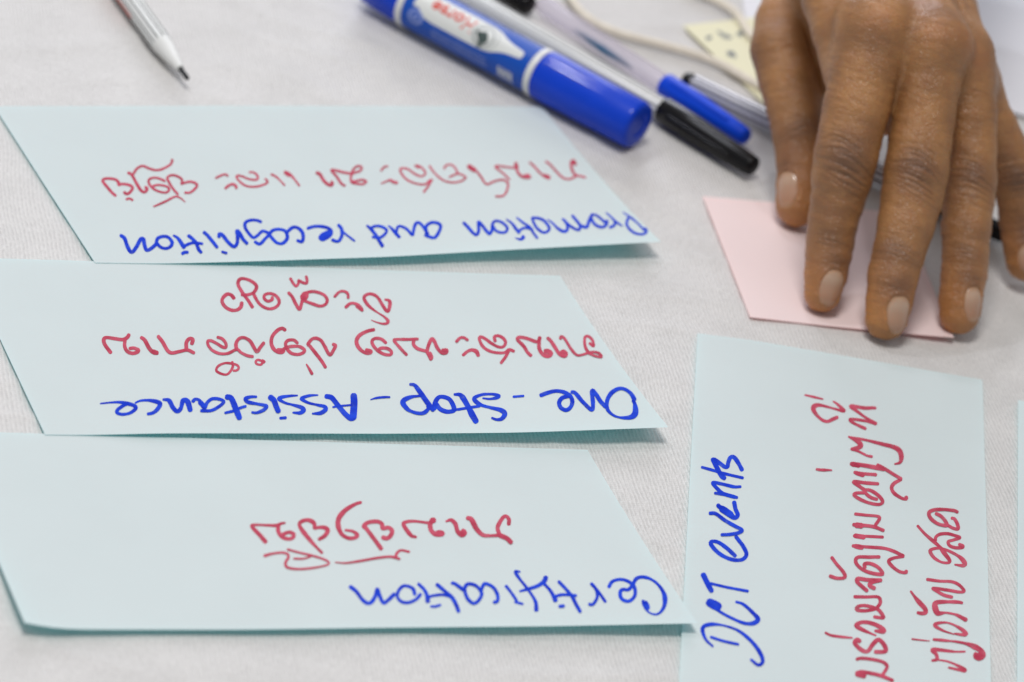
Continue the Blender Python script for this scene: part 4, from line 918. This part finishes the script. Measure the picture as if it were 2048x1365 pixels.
def skin():
    m = mat('brown_skin', (.3, .15, .08), .40, .62); b = m.node_tree.nodes['Principled BSDF']
    a = N(m, 'ShaderNodeAttribute', attribute_name='tone'); sp = N(m, 'ShaderNodeSeparateColor'); L(m, a.outputs['Color'], sp.inputs[0])
    tc = N(m, 'ShaderNodeTexCoord'); no = N(m, 'ShaderNodeTexNoise'); no.inputs['Scale'].default_value = 70; no.inputs['Detail'].default_value = 5; L(m, tc.outputs['Object'], no.inputs['Vector'])
    def mixc(f, a_, col):
        x = N(m, 'ShaderNodeMix', data_type='RGBA'); x.clamp_factor = True
        if hasattr(f, 'links'): L(m, f, x.inputs[0])
        else: x.inputs[0].default_value = f
        if hasattr(a_, 'links'): L(m, a_, x.inputs[6])
        else: x.inputs[6].default_value = (*a_, 1)
        x.inputs[7].default_value = (*col, 1); return x.outputs[2]
    mr = N(m, 'ShaderNodeMapRange'); mr.inputs[1].default_value = .35; mr.inputs[2].default_value = .68; L(m, no.outputs['Fac'], mr.inputs[0])
    c0 = mixc(mr.outputs[0], (.43, .202, .068), (.27, .120, .043))
    n3 = N(m, 'ShaderNodeTexNoise'); n3.inputs['Scale'].default_value = 330; n3.inputs['Detail'].default_value = 4; L(m, tc.outputs['Object'], n3.inputs['Vector'])
    m3 = N(m, 'ShaderNodeMapRange'); m3.inputs[1].default_value = .45; m3.inputs[2].default_value = .75; m3.inputs[4].default_value = .45; L(m, n3.outputs['Fac'], m3.inputs[0])
    c0 = mixc(m3.outputs[0], c0, (.31, .120, .046))
    c1 = mixc(sp.outputs[2], c0, (.42, .160, .066))
    c2 = mixc(sp.outputs[1], c1, (.55, .225, .045))
    c3 = mixc(sp.outputs[0], c2, (.115, .050, .026))
    L(m, c3, b.inputs['Base Color'])
    b.inputs['Subsurface Weight'].default_value = .22; b.inputs['Subsurface Radius'].default_value = (1.0, .38, .20); b.inputs['Subsurface Scale'].default_value = .0035
    vo = N(m, 'ShaderNodeTexVoronoi', feature='DISTANCE_TO_EDGE'); vo.inputs['Scale'].default_value = 950; L(m, tc.outputs['Object'], vo.inputs['Vector'])
    n2 = N(m, 'ShaderNodeTexNoise'); n2.inputs['Scale'].default_value = 1300; n2.inputs['Detail'].default_value = 3; L(m, tc.outputs['Object'], n2.inputs['Vector'])
    hh = math_node(m, 'ADD', math_node(m, 'MINIMUM', vo.outputs['Distance'], .25), math_node(m, 'MULTIPLY', n2.outputs['Fac'], .35))
    bp = N(m, 'ShaderNodeBump'); bp.inputs['Strength'].default_value = .9; bp.inputs['Distance'].default_value = .0006; L(m, hh, bp.inputs['Height']); L(m, bp.outputs[0], b.inputs['Normal'])
    return m
MAT['skin'] = skin()
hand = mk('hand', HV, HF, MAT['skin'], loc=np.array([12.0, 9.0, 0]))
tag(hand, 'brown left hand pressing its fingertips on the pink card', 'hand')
col = hand.data.attributes.new('tone', 'FLOAT_COLOR', 'POINT')
tone = np.stack([np.clip(dark, 0, .9), np.clip(warm, 0, 1)*.85, np.clip(red, 0, 1), np.ones(len(HV))], -1)
col.data.foreach_set('color', tone.astype(np.float32).ravel())

nm = mottled('fingernail', (.50, .295, .195), .24, .75, .06, 250); MAT['nail'] = nm
nm.node_tree.nodes['Principled BSDF'].inputs['Subsurface Weight'].default_value = .15
nm.node_tree.nodes['Principled BSDF'].inputs['Subsurface Scale'].default_value = .002
_a = N(nm, 'ShaderNodeAttribute', attribute_name='along'); _r = N(nm, 'ShaderNodeValToRGB')
for _p, _c in ((0.0, (.46, .28, .175)), (.22, (.53, .355, .25)), (.45, (.47, .28, .185)), (.80, (.41, .215, .13)), (.92, (.46, .265, .155)), (1.0, (.46, .24, .10))):
    _e = _r.color_ramp.elements.new(_p) if _p not in (0.0, 1.0) else _r.color_ramp.elements[0 if _p == 0 else -1]; _e.color = (*_c, 1)
_e2 = N(nm, 'ShaderNodeAttribute', attribute_name='rim'); _mx = N(nm, 'ShaderNodeMix', data_type='RGBA'); _mx.inputs[7].default_value = (.37, .175, .070, 1)
L(nm, _a.outputs['Fac'], _r.inputs[0]); L(nm, _e2.outputs['Fac'], _mx.inputs[0]); L(nm, _r.outputs[0], _mx.inputs[6]); L(nm, _mx.outputs[2], nm.node_tree.nodes['Principled BSDF'].inputs['Base Color'])
for k, (Cn, nn, al, sd, w, l) in nail_geo.items():
    nr, na = 9, 40; P = [(0.0, 0.0)]
    for i in range(1, nr+1):
        for j in range(na):
            t = 2*math.pi*j/na; ct, stt = math.cos(t), math.sin(t); r_ = i/nr
            P.append((math.copysign(abs(ct)**.85, ct)*w*r_, math.copysign(abs(stt)**.85, stt)*l*r_))
    P = np.array(P); Q = Cn+P[:, :1]*sd+P[:, 1:]*al
    for _ in range(6): Q = Q-grad(Q)*hand_d(Q)[:, None]*.9
    e = np.sqrt((P[:, 0]/w)**2+(P[:, 1]/l)**2)
    Q = Q+grad(Q)*(0.008+.03*np.clip(1-(P[:, 0]/w)**2, 0, 1)*.4-.036*np.clip(e-.80, 0, 1)/.20)[:, None]
    F = [(0, 1+j, 1+(j+1) % na) for j in range(na)]
    for i in range(nr-1):
        for j in range(na): q = 1+i*na; F.append((q+j, q+na+j, q+na+(j+1) % na, q+(j+1) % na))
    fn = mk('fingernail', Q, F, MAT['nail'], hand)
    fn.data.attributes.new('rim', 'FLOAT', 'POINT').data.foreach_set('value', (np.clip((e-.74)/.26, 0, 1)**1.5*.85).tolist())
    fn.data.attributes.new('along', 'FLOAT', 'POINT').data.foreach_set('value', ((P[:, 1]/l+1)/2).tolist())
